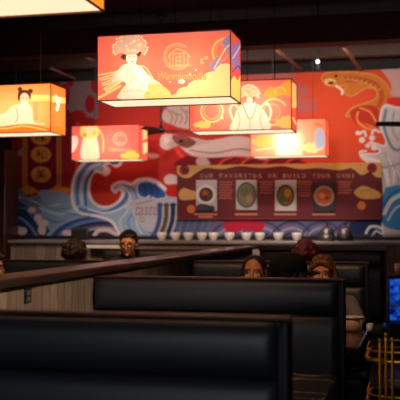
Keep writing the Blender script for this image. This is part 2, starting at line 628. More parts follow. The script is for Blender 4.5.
A.stroke([(136, 204), (146, 202), (152, 200)], 1.0, (150, 112, 120))
A.ring(142, 219.5, 2.2, 0.9, (150, 120, 130))
# fan of dark columns beside / under the menu
for k, (x, c) in enumerate([(160, (60, 86, 140)), (166.5, (96, 76, 66)), (173, (34, 50, 88)), (180, (60, 96, 150)), (187, (36, 56, 100)), (194, (70, 104, 156)), (201, (40, 60, 104)), (208, (76, 104, 150))]):
    A.stroke([(x, 206), (x - 0.5, 218), (x - 3, 228), (x - 8, 238)], 4.4, c)
    A.ell(x, 205, 3, 2.4, c)
    A.stroke([(x + 2.6, 208), (x + 2.2, 220), (x - 1, 232)], 1.0, (190, 180, 190))
# white-maned dragon between the lanterns
A.poly([(150, 94), (200, 94), (200, 108), (176, 110), (166, 104)], (120, 40, 40))
A.poly([(163, 112), (172, 104), (186, 102), (200, 104), (214, 116), (210, 128), (196, 130), (182, 128), (170, 124), (163, 120)], (198, 170, 162))
for k in range(7):
    A.stroke([(166 + 5 * k, 108 + (k % 3) * 3), (172 + 5 * k, 116), (170 + 5 * k, 124)], 1.2, (156, 110, 104))
A.poly([(160, 140), (164, 134), (176, 135), (190, 137), (210, 140), (236, 136), (256, 140), (272, 150), (268, 160), (240, 156), (214, 158), (196, 157), (186, 152), (178, 146), (168, 150), (161, 147)], (214, 186, 178))
A.poly([(172, 136), (186, 136), (196, 142), (188, 148), (178, 145)], (138, 82, 72))
A.ell(166, 141, 3, 3.6, (226, 206, 200)); A.ell(181, 141, 2.4, 2, (70, 34, 34))
A.stroke([(190, 150), (214, 153), (240, 149), (264, 154)], 1.6, (160, 124, 120))
A.stroke([(176, 149), (184, 158), (196, 164)], 4, (226, 60, 48))
A.ell(153, 156, 6, 2.6, (222, 180, 168)); A.stroke([(146, 153), (156, 156)], 2.4, (222, 180, 168))
# maroon scales above the menu
A.poly([(186, 156), (204, 158), (230, 157), (262, 160), (290, 158), (300, 166), (182, 168)], (126, 24, 38))
for x in (218, 240, 262, 284):
    A.stroke([(x, 166), (x + 6, 160), (x + 14, 157)], 2.2, (206, 70, 48))
    A.stroke([(x + 4, 167), (x + 10, 162), (x + 18, 158)], 1.2, (70, 16, 44))
A.poly([(196, 160), (204, 157), (210, 164), (200, 167)], (204, 170, 166))
# foam hooks beside the left end of the menu
A.poly([(164, 178), (170, 174), (180, 177), (184, 182), (174, 184), (166, 184)], (222, 196, 190))
A.poly([(166, 190), (178, 186), (180, 196), (168, 196)], (196, 36, 34))
# strip under the menu
A.poly([(176, 219), (400, 219), (400, 240), (176, 240)], (86, 100, 136), False, a=0.85)
for k in range(6):
    A.ring(232 + 30 * k, 244, 22, 2.4, (52, 64, 104), 1, 0, 180, ry=22)
    A.ring(232 + 30 * k, 244, 16, 2.2, (140, 146, 170), 1, 0, 180, ry=16)
    A.ring(232 + 30 * k, 244, 11, 2.0, (40, 48, 84), 1, 0, 180, ry=11)
A.poly([(224, 222), (262, 221), (260, 233), (246, 230), (230, 233)], (176, 30, 56))
A.poly([(352, 222), (384, 220), (392, 240), (350, 240)], (28, 40, 80))
A.stroke([(366, 233), (370, 227), (378, 227), (386, 232), (389, 238)], 2.6, (206, 204, 214))
A.stroke([(372, 236), (376, 231), (382, 234)], 1.6, (206, 204, 214))
# pale clouds behind the right lanterns
for q in [(252, 84, 10, 9), (268, 76, 14, 7), (286, 76, 9, 6), (300, 92, 8, 9), (308, 106, 9, 7), (296, 106, 8, 8), (248, 100, 10, 8)]:
    A.ell(*q, (176, 96, 92), 0.85, 0.6)
# orange carp, top right
A.poly([(322, 80), (324, 74), (334, 72), (346, 72), (362, 73), (376, 76), (386, 84), (391, 96), (388, 106), (380, 112), (370, 112), (372, 118), (382, 122), (380, 128), (370, 126), (362, 118), (358, 108), (352, 115), (346, 116), (352, 108), (366, 103), (376, 98), (376, 90), (366, 88), (352, 96), (344, 92), (346, 86), (338, 86), (330, 86)], (196, 112, 44), outline=(206, 146, 76), ow=1.2)
A.poly([(344, 76), (362, 77), (376, 82), (384, 92), (382, 104), (376, 108), (380, 96), (374, 86), (360, 82), (346, 82)], (180, 80, 36))
for k in range(8):
    t = k / 7
    A.ring(346 + 32 * t, 77 + 10 * t * t, 3, 0.8, (214, 156, 78), 1, 180, 340)
A.ell(330, 82, 6, 3.6, (236, 186, 118)); A.ell(331, 83, 3.5, 1.8, (120, 50, 30)); A.ell(336, 76, 1.6, 1.4, (70, 30, 20))
A.stroke([(336, 86), (342, 90), (342, 94)], 2, (244, 220, 190))
A.poly([(350, 112), (360, 106), (374, 106), (382, 116), (380, 128), (372, 126), (362, 122), (356, 124), (352, 118)], (184, 52, 34))
A.stroke([(358, 112), (357, 120), (364, 127), (372, 130)], 1.4, (240, 160, 80))
A.stroke([(360, 108), (370, 112), (376, 122)], 1.2, (240, 160, 80))
A.poly([(378, 60), (420, 60), (420, 104), (402, 104), (392, 96), (390, 82)], (190, 150, 144))
A.poly([(388, 98), (404, 98), (404, 108), (390, 107)], (204, 46, 38))
# splash on the right
A.poly([(384, 106), (400, 108), (430, 110), (430, 240), (386, 240), (384, 196), (380, 172), (362, 158), (364, 154), (376, 154), (380, 150), (372, 146), (374, 143), (384, 146), (386, 140), (380, 124)], GREY, outline=(222, 214, 214), ow=1.6)
for q in [(358, 133, 2.6, 2.2), (362, 140, 3, 3), (372, 138, 3, 2.6), (363, 156, 3.2, 3), (374, 148, 3, 2.4), (368, 146, 2, 2)]:
    A.ell(*q, (226, 206, 202))
for q in [[(360, 134), (364, 131), (366, 136)], [(366, 146), (372, 142), (376, 148)], [(362, 158), (360, 152), (366, 151)], [(380, 132), (374, 130), (372, 134)]]:
    A.stroke(q, 2.2, (222, 206, 204))
for k in range(4):
    A.stroke([(384 + 4 * k, 152 + 6 * k), (390 + 4 * k, 168 + 4 * k), (388 + 5 * k, 184)], 1.2, [(150, 150, 164), (226, 220, 220), (120, 136, 160), (226, 220, 220)][k])
A.stroke([(366, 158), (378, 162), (386, 174), (388, 186)], 4, (222, 214, 214))
A.stroke([(386, 110), (384, 126), (390, 144), (396, 150), (402, 148)], 3.0, (108, 126, 148))
A.stroke([(394, 112), (392, 128), (398, 140)], 2.0, (140, 150, 166))
A.stroke([(380, 168), (392, 166), (406, 160)], 1.6, (150, 150, 160))
A.poly([(384, 192), (392, 186), (410, 184), (430, 184), (430, 226), (384, 226)], (60, 130, 184))
A.stroke([(384, 214), (392, 200), (408, 192)], 4, (206, 210, 216))
A.stroke([(388, 220), (396, 208), (412, 200)], 2.4, (176, 198, 214))
A.stroke([(384, 206), (392, 194), (406, 187)], 1.6, (30, 84, 150))
# low dark band
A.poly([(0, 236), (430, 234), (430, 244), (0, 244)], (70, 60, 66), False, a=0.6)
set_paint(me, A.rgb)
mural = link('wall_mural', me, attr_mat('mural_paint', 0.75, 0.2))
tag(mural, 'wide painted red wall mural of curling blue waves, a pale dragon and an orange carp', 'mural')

# ------------------------------------------------------------------ menu board on the mural
by = WALL_Y - 0.05
c0, c1 = at_y(177, 220, by), at_y(385, 220, by)
ztop = at_y(280, 163, by).z; zbot = at_y(280, 220, by).z
board = thing('menu_board', 'long maroon menu board with gold clouds, round dish pictures and pale lettering on the mural', 'sign', ((c0.x + c1.x) / 2, by, zbot))
bl = Vector(board.location)


def painted_panel(name, px0, px1, py0, py1, y, base, draw, m, parent, step=0.006, thick=0.012):
    a = at_y(px0, py1, y); b_ = at_y(px1, py1, y)
    z0 = at_y((px0 + px1) / 2, py1, y).z; z1 = at_y((px0 + px1) / 2, py0, y).z
    w, h = b_.x - a.x, z1 - z0
    me, P, _, _ = grid_mesh(name, (a.x, y, z0), (w, 0, 0), (0, 0, h), max(4, int(w / step)), max(4, int(h / step)))
    U, V = project_np(P)
    art = Art(U, V, base)
    draw(art)
    set_paint(me, art.rgb)
    off = np.array(parent.location)
    me.vertices.foreach_set('co', (P - off).astype(np.float32).ravel())
    me.update()
    o = link(name, me, m, parent)
    sm = o.modifiers.new('thickness', 'SOLIDIFY'); sm.thickness = thick; sm.offset = -1
    return o


M['print'] = attr_mat('printed_board', 0.6, 0.3, shade=0.72)


def draw_board(A):
    tan = (226, 168, 92)
    A.edge = 0.6
    # gold cloud border along the top
    A.poly([(176, 160), (388, 160), (388, 168), (372, 170), (356, 167), (340, 170), (318, 168), (300, 169), (282, 166), (262, 168), (240, 166), (222, 169), (206, 168), (196, 173), (188, 178), (180, 176), (176, 170)], tan)
    A.poly([(350, 165), (386, 163), (386, 176), (376, 177), (370, 172), (362, 175), (356, 171)], tan)
    for x in (184.5, 372):
        A.ell(x, 170 if x < 200 else 168, 5, 5, (122, 16, 22), 1)
        A.ring(x, 170 if x < 200 else 168, 3, 0.8, (160, 40, 34))
    A.poly([(179, 192), (184, 188), (190, 190), (196, 192), (197, 198), (188, 200), (180, 199)], tan)
    A.poly([(354, 192), (362, 186), (370, 188), (379, 192), (381, 197), (372, 199), (360, 198)], tan)
    A.ring(366, 193, 5, 0.8, (170, 100, 50), 1, 0, 180, ry=3)
    A.ell(191, 209, 4.2, 4.2, (226, 120, 56)); A.ell(361.5, 205.5, 4.2, 4.2, (226, 120, 56))
    A.stroke([(178, 219), (384, 219)], 1, (150, 60, 50), False)
    A.edge = 0.35
    x = 200.0
    for wd in ('OUR', 'FAVORITES', 'OR', 'BUILD', 'YOUR', 'OWN!'):
        for ch in wd:
            A.text(ch, x + 1.6, 175.8, 1.0 if ch in 'I!' else 3.2, 4.0, (196, 138, 104))
            x += 4.86
        x += 5.0
    rp_ = random.Random(4)

    def dashes(x0, x1, y, h, col):
        x = x0
        while x < x1:
            w = min(rp_.choice([1.6, 2.4, 3.2, 4.0]), x1 - x)
            if w < 0.6: break
            A.stroke([(x, y), (x + w - 0.5, y)], h, col, False)
            x += w + 0.8
    for cx, n in ((226, 7), (267, 5), (305, 6), (345, 5)):
        for i in range(n): dashes(cx - 7 + (i % 2), cx + 7 - (i % 3), 182 + i * 2.7, 1.3, (186, 100, 80))
    for cx, rows in ((206, 2), (246.5, 1), (285.5, 1), (324, 1)):
        for i in range(rows): dashes(cx - 11 + 4 * i, cx + 11 - 4 * i, 214.3 + 2.6 * i, 1.8, (214, 130, 96))


panel = painted_panel('board_panel', 177, 382, 164, 219.5, by, (106, 26, 33), draw_board, M['print'], board, 0.0045)


DISH = [(206, 195.5, (196, 217, 180, 211)), (246.5, 195, (236, 257, 180, 210)), (285.5, 195.5, (275, 296.5, 180, 211)), (324, 196, (313, 335, 182, 212))]


def draw_dish(k):
    cx, cy, _ = DISH[k]

    def f(A):
        A.edge = 0.6
        if k == 0:
            A.ell(cx - 3, cy + 14, 8, 6, (70, 60, 70)); A.ell(cx, cy - 1, 9.6, 9.6, (236, 228, 222)); A.ell(cx, cy - 1, 7.2, 7.2, (86, 40, 26))
            A.ell(cx - 1, cy - 2.5, 3.6, 2.6, (168, 84, 50)); A.ell(cx + 3, cy + 1, 2, 1.6, (60, 90, 40)); A.ell(cx + 5, cy + 13, 4, 3, (50, 44, 54))
        elif k == 1:
            A.ell(cx, cy, 10, 13, (74, 70, 66)); A.ell(cx, cy, 8.4, 11, (120, 104, 76)); A.ell(cx - 2, cy - 3, 4, 5, (94, 98, 56)); A.ell(cx + 3, cy + 4, 3, 4, (150, 120, 86))
        elif k == 2:
            A.ell(cx, cy, 9, 11, (58, 52, 36)); A.ell(cx, cy, 7.4, 9, (132, 98, 40)); A.ell(cx + 2, cy - 3, 3.4, 4, (204, 150, 60)); A.ell(cx - 3, cy + 3, 3, 3.6, (64, 96, 40)); A.ell(cx + 3, cy + 5, 2, 2, (150, 40, 26))
        else:
            A.ell(cx, cy, 10.2, 10.2, (186, 150, 132)); A.ell(cx, cy, 8, 8, (206, 96, 44)); A.ell(cx - 2, cy - 1, 3, 2.6, (232, 150, 80)); A.ell(cx + 3, cy + 2, 2.4, 2, (150, 54, 26))
    return f


for k, (cx, cy, r) in enumerate(DISH):
    painted_panel('dish_picture', r[0], r[1], r[2], r[3], by - 0.018, [(200, 186, 182), (188, 176, 168), (206, 192, 186), (60, 40, 46)][k], draw_dish(k), M['print'], board, 0.006, 0.006)


# ------------------------------------------------------------------ counter under the mural
CT = HC - 0.2
cx0, cx1 = at_y(9, 250, 11.0).x, 0.55
counter = thing('service_counter', 'long service counter below the mural, grey plank front and stone top', 'counter', ((cx0 + cx1) / 2, 11.4, 0))
o = Vector(counter.location)
obj('front_panel', bx(Vector((cx0, 11.05, 0)) - o, Vector((cx1, 11.1, CT - 0.04)) - o, 0.004), M['counter_wood'], counter)
obj('body', bx(Vector((cx0 + 0.02, 11.1, 0)) - o, Vector((cx1 - 0.02, 11.93, CT - 0.04)) - o), M['black'], counter)
obj('countertop', bx(Vector((cx0 - 0.02, 11.0, CT - 0.04)) - o, Vector((cx1 + 0.02, 11.94, CT)) - o, 0.008), M['counter_top'], counter)

# small white bowls in a row on the counter
def make_bowl(label):
    t = thing('white_bowl', label, 'bowl', group='white bowls on the counter')
    b = bmesh.new()
    lathe(b, [(0, 0.004), (0.03, 0.0), (0.034, 0.0), (0.036, 0.01), (0.05, 0.03), (0.058, 0.065), (0.059, 0.09), (0.055, 0.09), (0.053, 0.066), (0.045, 0.034), (0.03, 0.016), (0, 0.014)])
    obj('bowl_body', b, M['white'], t, True)
    b = bmesh.new(); tube(b, [(0.0575 * math.cos(a), 0.0575 * math.sin(a), 0.09) for a in np.linspace(0, 2 * math.pi, 24, endpoint=False)], 0.0025, 6, True)
    obj('rim', b, M['white'], t, True)
    return t


bowl_px = [162, 175.5, 188.5, 202, 213.5, 229.5, 246.5, 260, 278.5, 297]
ordn = ['leftmost small white bowl on the counter, beside the handwritten word on the mural', 'second white bowl from the left in the counter row', 'third white bowl from the left, below the left end of the menu board', 'fourth white bowl from the left, under the first dish picture', 'fifth white bowl from the left, close beside the fourth',
        'sixth white bowl from the left, under the dim print right of the first dish', 'seventh white bowl from the left, under the second dish picture', 'eighth white bowl from the left, right of the second dish picture', 'ninth white bowl from the left, under the third dish picture', 'rightmost small white bowl, beside the domed warmers on the counter']
b0 = None
for px, lab in zip(bowl_px, ordn):
    p = at_y(px, 238, 11.5)
    t = make_bowl(lab) if b0 is None else copy_tree(b0)
    t['label'] = lab
    b0 = b0 or t
    t.location = (p.x, 11.5, CT)
    t.scale = (1.1, 1.1, 1.1)

# two domed warmers
def warmer(px, label, dark):
    p = at_y(px, 236, 11.45)
    t = thing('domed_warmer', label, 'food warmer', (p.x, 11.45, CT))
    t.scale = (1.12, 1.12, 1.12)
    b = bmesh.new(); lathe(b, [(0, 0), (0.085, 0), (0.09, 0.01), (0.09, 0.06), (0.083, 0.066), (0, 0.066)])
    obj('base', b, M['black'] if dark else M['steel'], t, True)
    b = bmesh.new(); lathe(b, [(0.084, 0.067), (0.08, 0.1), (0.066, 0.135), (0.04, 0.16), (0.0, 0.17)])
    obj('lid', b, M['steel'], t, True)
    b = bmesh.new(); lathe(b, [(0, 0.168), (0.008, 0.17), (0.008, 0.182), (0.016, 0.19), (0.012, 0.2), (0, 0.202)])
    obj('knob', b, M['black'], t, True)


warmer(327, 'silver domed food warmer on the counter, left one of the pair', False)
warmer(345, 'silver domed food warmer with a black base on the counter, right one of the pair', True)

# black speaker box on the counter at the left
p = at_y(80, 240, 11.35)
sp = thing('counter_speaker', 'black upright box speaker on the counter behind the curly haired diner', 'speaker', (p.x, 11.35, CT), 0.1)
obj('cabinet', bx((-0.105, -0.08, 0), (0.105, 0.08, 0.165), 0.012), M['blackplastic'], sp)
b = bmesh.new(); box(b, (-0.09, -0.088, 0.016), (0.09, -0.081, 0.15), 0.003)
obj('grille', b, M['black'], sp)

# white bar standing in for the lit edge of the countertop
p0 = at_y(86, 246, 10.9); p1 = at_y(121, 246, 10.9)
obj('serving_ledge', bx(Vector((p0.x, 10.86, p0.z - 0.03)) - o, Vector((p1.x, 11.049, p0.z + 0.01)) - o, 0.006), M['white'], counter)['label'] = 'pale serving ledge on the counter front'

# ------------------------------------------------------------------ booths
BT = HC - 0.262              # booth top height


def pillow(x0, x1, z0, z1, sg, ya, yb, edge=0.05):
    """upholstered panel: flat behind at ya, swelling to yb, rounded off at the ends"""
    bm = bmesh.new()
    n, m = 60, 18
    xs = [x0 + (x1 - x0) * (0.5 - 0.5 * math.cos(math.pi * i / n)) for i in range(n + 1)]
    zs = [z0 + (z1 - z0) * (0.5 - 0.5 * math.cos(math.pi * j / m)) for j in range(m + 1)]
    G = []
    for z in zs:
        t = abs(2 * (z - z0) / (z1 - z0) - 1)
        cz = max(0.0, 1 - t ** (2.6 if z1 - z0 < 0.3 else 6)) ** 0.5
        row = []
        for x in xs:
            u = min(x - x0, x1 - x) / edge
            cx = 1.0 if u >= 1 else math.sqrt(max(0.0, 1 - (1 - u) ** 2))
            row.append(bm.verts.new((x, sg * (ya + (yb - ya) * cz * cx), z)))
        G.append(row)
    for j in range(m):
        for i in range(n):
            bm.faces.new((G[j][i], G[j][i + 1], G[j + 1][i + 1], G[j + 1][i]))
    ring = G[0] + [G[j][n] for j in range(1, m + 1)] + G[m][-2::-1] + [G[j][0] for j in range(m - 1, 0, -1)]
    bm.faces.new(ring)
    return bm


def make_booth(label, x0, x1, y, group, top=BT, sides=(0, 1), rail=0.012, rw=0.022):
    """double booth: near face of the back at y, benches on both sides"""
    T = 0.055
    t = thing('dining_booth', label, 'booth', ((x0 + x1) / 2, y + T, 0), 0, group)
    w = (x1 - x0) / 2
    obj('back_core', bx((-w + 0.01, -0.012, 0.05), (w - 0.022, 0.012, top - 0.012), 0.004), M['black'], t)
    b = bmesh.new(); box(b, (-w, -rw, top - 0.0115), (w, rw, top - 0.012 + rail), 0.005, 3)
    obj('top_rail', b, M['booth_wood'], t)  # dark red rail doubles as the lantern highlight along the booth tops
    b = bmesh.new(); box(b, (w - 0.02, -T, 0.0), (w, T, top - 0.013), 0.007, 3)
    obj('end_panel', b, M['vinyl_dark'], t)
    b = bmesh.new()
    for sg in (-1, 1):
        tube(b, [(w - 0.022, sg * (T - 0.003), 0.46), (w - 0.022, sg * (T - 0.003), top - 0.03), (w - 0.03, sg * (T - 0.012), top - 0.016)], 0.004, 8)
    obj('piping', b, M['vinyl'], t, True)
    for s in sides:
        sg = -1 if s == 0 else 1

        def bb(xa, xb, ya, yb, za, zb, bev, seg=4):
            lo, hi = sorted((sg * ya, sg * yb))
            return bx((xa, lo, za), (xb, hi, zb), bev, seg)
        obj('upper_cushion', pillow(-w + 0.006, w - 0.026, top - 0.174, top - 0.013, sg, 0.013, T + 0.004), M['vinyl'], t, True)
        obj('lower_cushion', pillow(-w + 0.006, w - 0.026, 0.455, top - 0.175, sg, 0.013, T + 0.004), M['vinyl'], t, True)
        obj('seat_cushion', bb(-w + 0.012, w - 0.005, T + 0.002, 0.5, 0.36, 0.46, 0.03), M['vinyl'], t, True)
        obj('plinth', bb(-w + 0.012, w - 0.02, T + 0.002, 0.45, 0.0, 0.358, 0.004, 1), M['black'], t)
    return t


BX1 = -0.318
BXS = [-0.342, -0.324, -0.306, -0.27]
G1 = 'booths right of the divider'
booth_y = [2.52, 4.40, 6.46, 9.55]
bl_lab = ['nearest black vinyl booth across the bottom of the photo, with dark wood top rail',
          'second black vinyl booth from the front, in front of the person in the black cap',
          'third black vinyl booth from the front, behind the two women facing the camera',
          'farthest black booth right of the divider, just before the counter']
for y, lab, xr in zip(booth_y, bl_lab, BXS):
    make_booth(lab, DX1 + 0.006, xr, y, G1, top=BT if y < 9 else BT + 0.005, rail=0.012 if y < 9 else 0.05, rw=0.022 if y < 9 else 0.06)
G2 = 'booths left of the divider'
make_booth('black booth left of the divider, in front of the curly haired diner', -3.05, DX0 - 0.03, 6.3, G2)
make_booth('farthest black booth left of the divider, behind the man in glasses', -3.3, DX0 - 0.03, 9.3, G2, top=BT + 0.005)

# ------------------------------------------------------------------ tables
TT = 0.78
mm = bpy.data.materials.new('brown_marble')
nt, N, L = nodes_of(mm)
pb = N['Principled BSDF']; pb.inputs['Roughness'].default_value = 0.22
tc = N.new('ShaderNodeTexCoord'); nz = N.new('ShaderNodeTexNoise'); nz.inputs['Scale'].default_value = 2.2; nz.inputs['Detail'].default_value = 5; nz.inputs['Distortion'].default_value = 1.2
L.new(tc.outputs['Object'], nz.inputs['Vector'])
sb = N.new('ShaderNodeMath'); sb.operation = 'SUBTRACT'; sb.inputs[1].default_value = 0.5
ab = N.new('ShaderNodeMath'); ab.operation = 'ABSOLUTE'
L.new(nz.outputs['Fac'], sb.inputs[0]); L.new(sb.outputs[0], ab.inputs[0])
rp = N.new('ShaderNodeValToRGB')
rp.color_ramp.elements[0].position = 0.0; rp.color_ramp.elements[0].color = srgb(168, 130, 104) + (1,)
rp.color_ramp.elements[1].position = 0.018; rp.color_ramp.elements[1].color = srgb(52, 34, 26) + (1,)
L.new(ab.outputs[0], rp.inputs['Fac']); L.new(rp.outputs['Color'], pb.inputs['Base Color'])
M['marble'] = mm


def make_table(label, x0, x1, y0, y1):
    t = thing('booth_table', label, 'table', ((x0 + x1) / 2, (y0 + y1) / 2, 0), 0, 'tables between the booths')
    w, d = (x1 - x0) / 2, (y1 - y0) / 2
    b = bmesh.new(); box(b, (-w, -d, TT - 0.035), (w, d, TT), 0.012, 3)
    obj('tabletop', b, M['marble'], t)
    b = bmesh.new(); tube(b, [(0, 0, 0.03), (0, 0, TT - 0.036)], 0.04, 16)
    obj('pedestal', b, M['black'], t, False)
    b = bmesh.new(); box(b, (-0.28, -0.28, 0), (0.28, 0.28, 0.03), 0.01)
    obj('base', b, M['black'], t)
    return t


make_table('dark brown marble table between the two nearest booths', DX1 + 0.04, BX1 - 0.02, 3.22, 4.16)
make_table('dark marble table holding the plastic bowl, between second and third booth', DX1 + 0.04, BX1 + 0.03, 5.12, 5.98)

# bowl on the second table
p = at_z(353, 331, TT)
bw = thing('food_container', 'round translucent takeout bowl at the table edge beside the grey sleeve', 'container', (p.x, p.y, TT))
M['clear'] = mat('cloudy_plastic', srgb(206, 164, 152), 0.25, vary=0.05)
b = bmesh.new(); lathe(b, [(0, 0), (0.052, 0), (0.058, 0.008), (0.068, 0.085), (0.064, 0.085), (0.054, 0.012), (0, 0.01)])
obj('bowl_body', b, M['clear'], bw, True)
b = bmesh.new(); lathe(b, [(0.06, 0.086), (0.073, 0.086), (0.073, 0.093), (0.06, 0.095), (0, 0.095)])
obj('lid', b, M['white'], bw, True)

p = at_z(369.5, 331, TT)
sc_ = thing('sauce_cup', 'little white cup right of the round takeout bowl, at the table edge', 'cup', (p.x, p.y, TT))
b = bmesh.new(); lathe(b, [(0, 0), (0.016, 0), (0.018, 0.004), (0.023, 0.045), (0.021, 0.045), (0.016, 0.006), (0, 0.005)])
obj('cup_body', b, M['white'], sc_, True)
b = bmesh.new(); tube(b, [(0.0225 * math.cos(a), 0.0225 * math.sin(a), 0.045) for a in np.linspace(0, 2 * math.pi, 20, endpoint=False)], 0.002, 6, True)
obj('rim', b, M['white'], sc_, True)

# ------------------------------------------------------------------ wall outlet on the divider
p = at_x(27, 296, DX1)
ot = thing('power_outlet', 'small black twin power outlet on the plank divider', 'outlet', (DX1 + 0.001, p.y, p.z - 0.03))
obj('cover_plate', bx((0, -0.034, 0), (0.006, 0.034, 0.062), 0.003), M['black'], ot)
M['outlet'] = mat('grey_socket', srgb(90, 84, 80), 0.5)
for k in (0, 1):
    b = bmesh.new(); box(b, (0.0065, -0.02, 0.006 + 0.027 * k), (0.0085, 0.02, 0.028 + 0.027 * k), 0.002)
    s = obj('socket', b, M['outlet'], ot)

# ------------------------------------------------------------------ lanterns
LW, LH, LD = 0.93, 0.445, 0.36
LB = HC + 0.85
M['diffuser'] = emis('warm_diffuser', srgb(255, 232, 190), 1.15)
REDF = (238, 86, 60); CR = (255, 226, 170); WH = (255, 246, 232)
lamp_specs = []


def lantern(label, corner, base, side_base, draw, draw_side, glow, lamp, hot=(0.5,), nx=230, depth=0.5):
    """corner = front bottom right corner in the room"""
    x1, y0 = corner.x, corner.y
    z0 = LB
    t = thing('pendant_lantern', label, 'lantern', (x1 - LW / 2, y0 + LD / 2, z0), 0, 'printed box lanterns hanging from the ceiling')
    off = np.array(t.location)
    m = shade_mat('lantern_print', glow)
    w, d = LW / 2, LD / 2
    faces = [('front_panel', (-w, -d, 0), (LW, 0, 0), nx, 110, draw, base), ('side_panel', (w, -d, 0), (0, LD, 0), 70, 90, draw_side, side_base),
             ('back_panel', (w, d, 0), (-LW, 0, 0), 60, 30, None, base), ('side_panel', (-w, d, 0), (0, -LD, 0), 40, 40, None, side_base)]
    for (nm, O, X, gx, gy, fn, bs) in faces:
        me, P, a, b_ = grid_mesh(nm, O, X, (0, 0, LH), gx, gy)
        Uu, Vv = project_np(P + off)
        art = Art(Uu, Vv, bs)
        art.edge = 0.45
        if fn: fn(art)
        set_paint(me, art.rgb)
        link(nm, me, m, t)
    # bottom diffuser, just above the frame
    b = bmesh.new(); box(b, (-w + 0.008, -d + 0.008, 0.004), (w - 0.008, d - 0.008, 0.01))
    obj('bottom_diffuser', b, M['diffuser'], t)
    b = bmesh.new(); box(b, (-w, -d, LH), (w, d, LH + 0.006))
    obj('top_plate', b, M['lantern_frame'], t)
    fr = bmesh.new()
    e = 0.0035
    cs = [(-w, -d), (w, -d), (w, d), (-w, d)]
    for k in range(4):
        (ax, ay), (bx_, by_) = cs[k], cs[(k + 1) % 4]
        for zz in (0.0, LH):
            box(fr, (min(ax, bx_) - e, min(ay, by_) - e, zz - e), (max(ax, bx_) + e, max(ay, by_) + e, zz + e))
        box(fr, (ax - e, ay - e, 0), (ax + e, ay + e, LH))
    obj('frame', fr, M['lantern_frame'], t)
    for f in (0.27, 0.54, 0.81):
        b = bmesh.new(); tube(b, [(-w + LW * f, 0, LH), (-w + LW * f, 0, CEIL - LB)], 0.0035, 6)
        obj('hanging_cable', b, M['cord'], t)
    for f in hot:
        ld = bpy.data.lights.new('lantern_bulb', 'POINT')
        ld.energy = lamp / len(hot); ld.color = (1, 0.86, 0.66); ld.shadow_soft_size = 0.03
        lo = bpy.data.objects.new('lantern_bulb', ld); COL.objects.link(lo)
        lo.location = (x1 - LW + LW * f, y0 + LD * depth, z0 + LH * 0.5)
    return t


def headdress(A, cx, cy, rx, ry, c1, c2, seed=1):
    r = random.Random(seed)
    for k in range(26):
        a = math.pi * (-0.12 + 1.24 * k / 25)
        q = 1.0 + 0.18 * r.random()
        x, y = cx - math.cos(a) * rx * q, cy - math.sin(a) * ry * q
        A.stroke([(cx - math.cos(a) * rx * 0.5, cy - math.sin(a) * ry * 0.5), (x, y)], 0.7, c1, False)
        A.ell(x, y, 1.0, 1.0, c1)
    A.ell(cx, cy - ry * 0.25, rx * 0.86, ry * 0.7, c2)
    for k in range(18):
        A.ell(cx + (r.random() - 0.5) * rx * 1.5, cy - ry * 0.3 + (r.random() - 0.5) * ry, 1.1, 0.9, c1, 0.8)


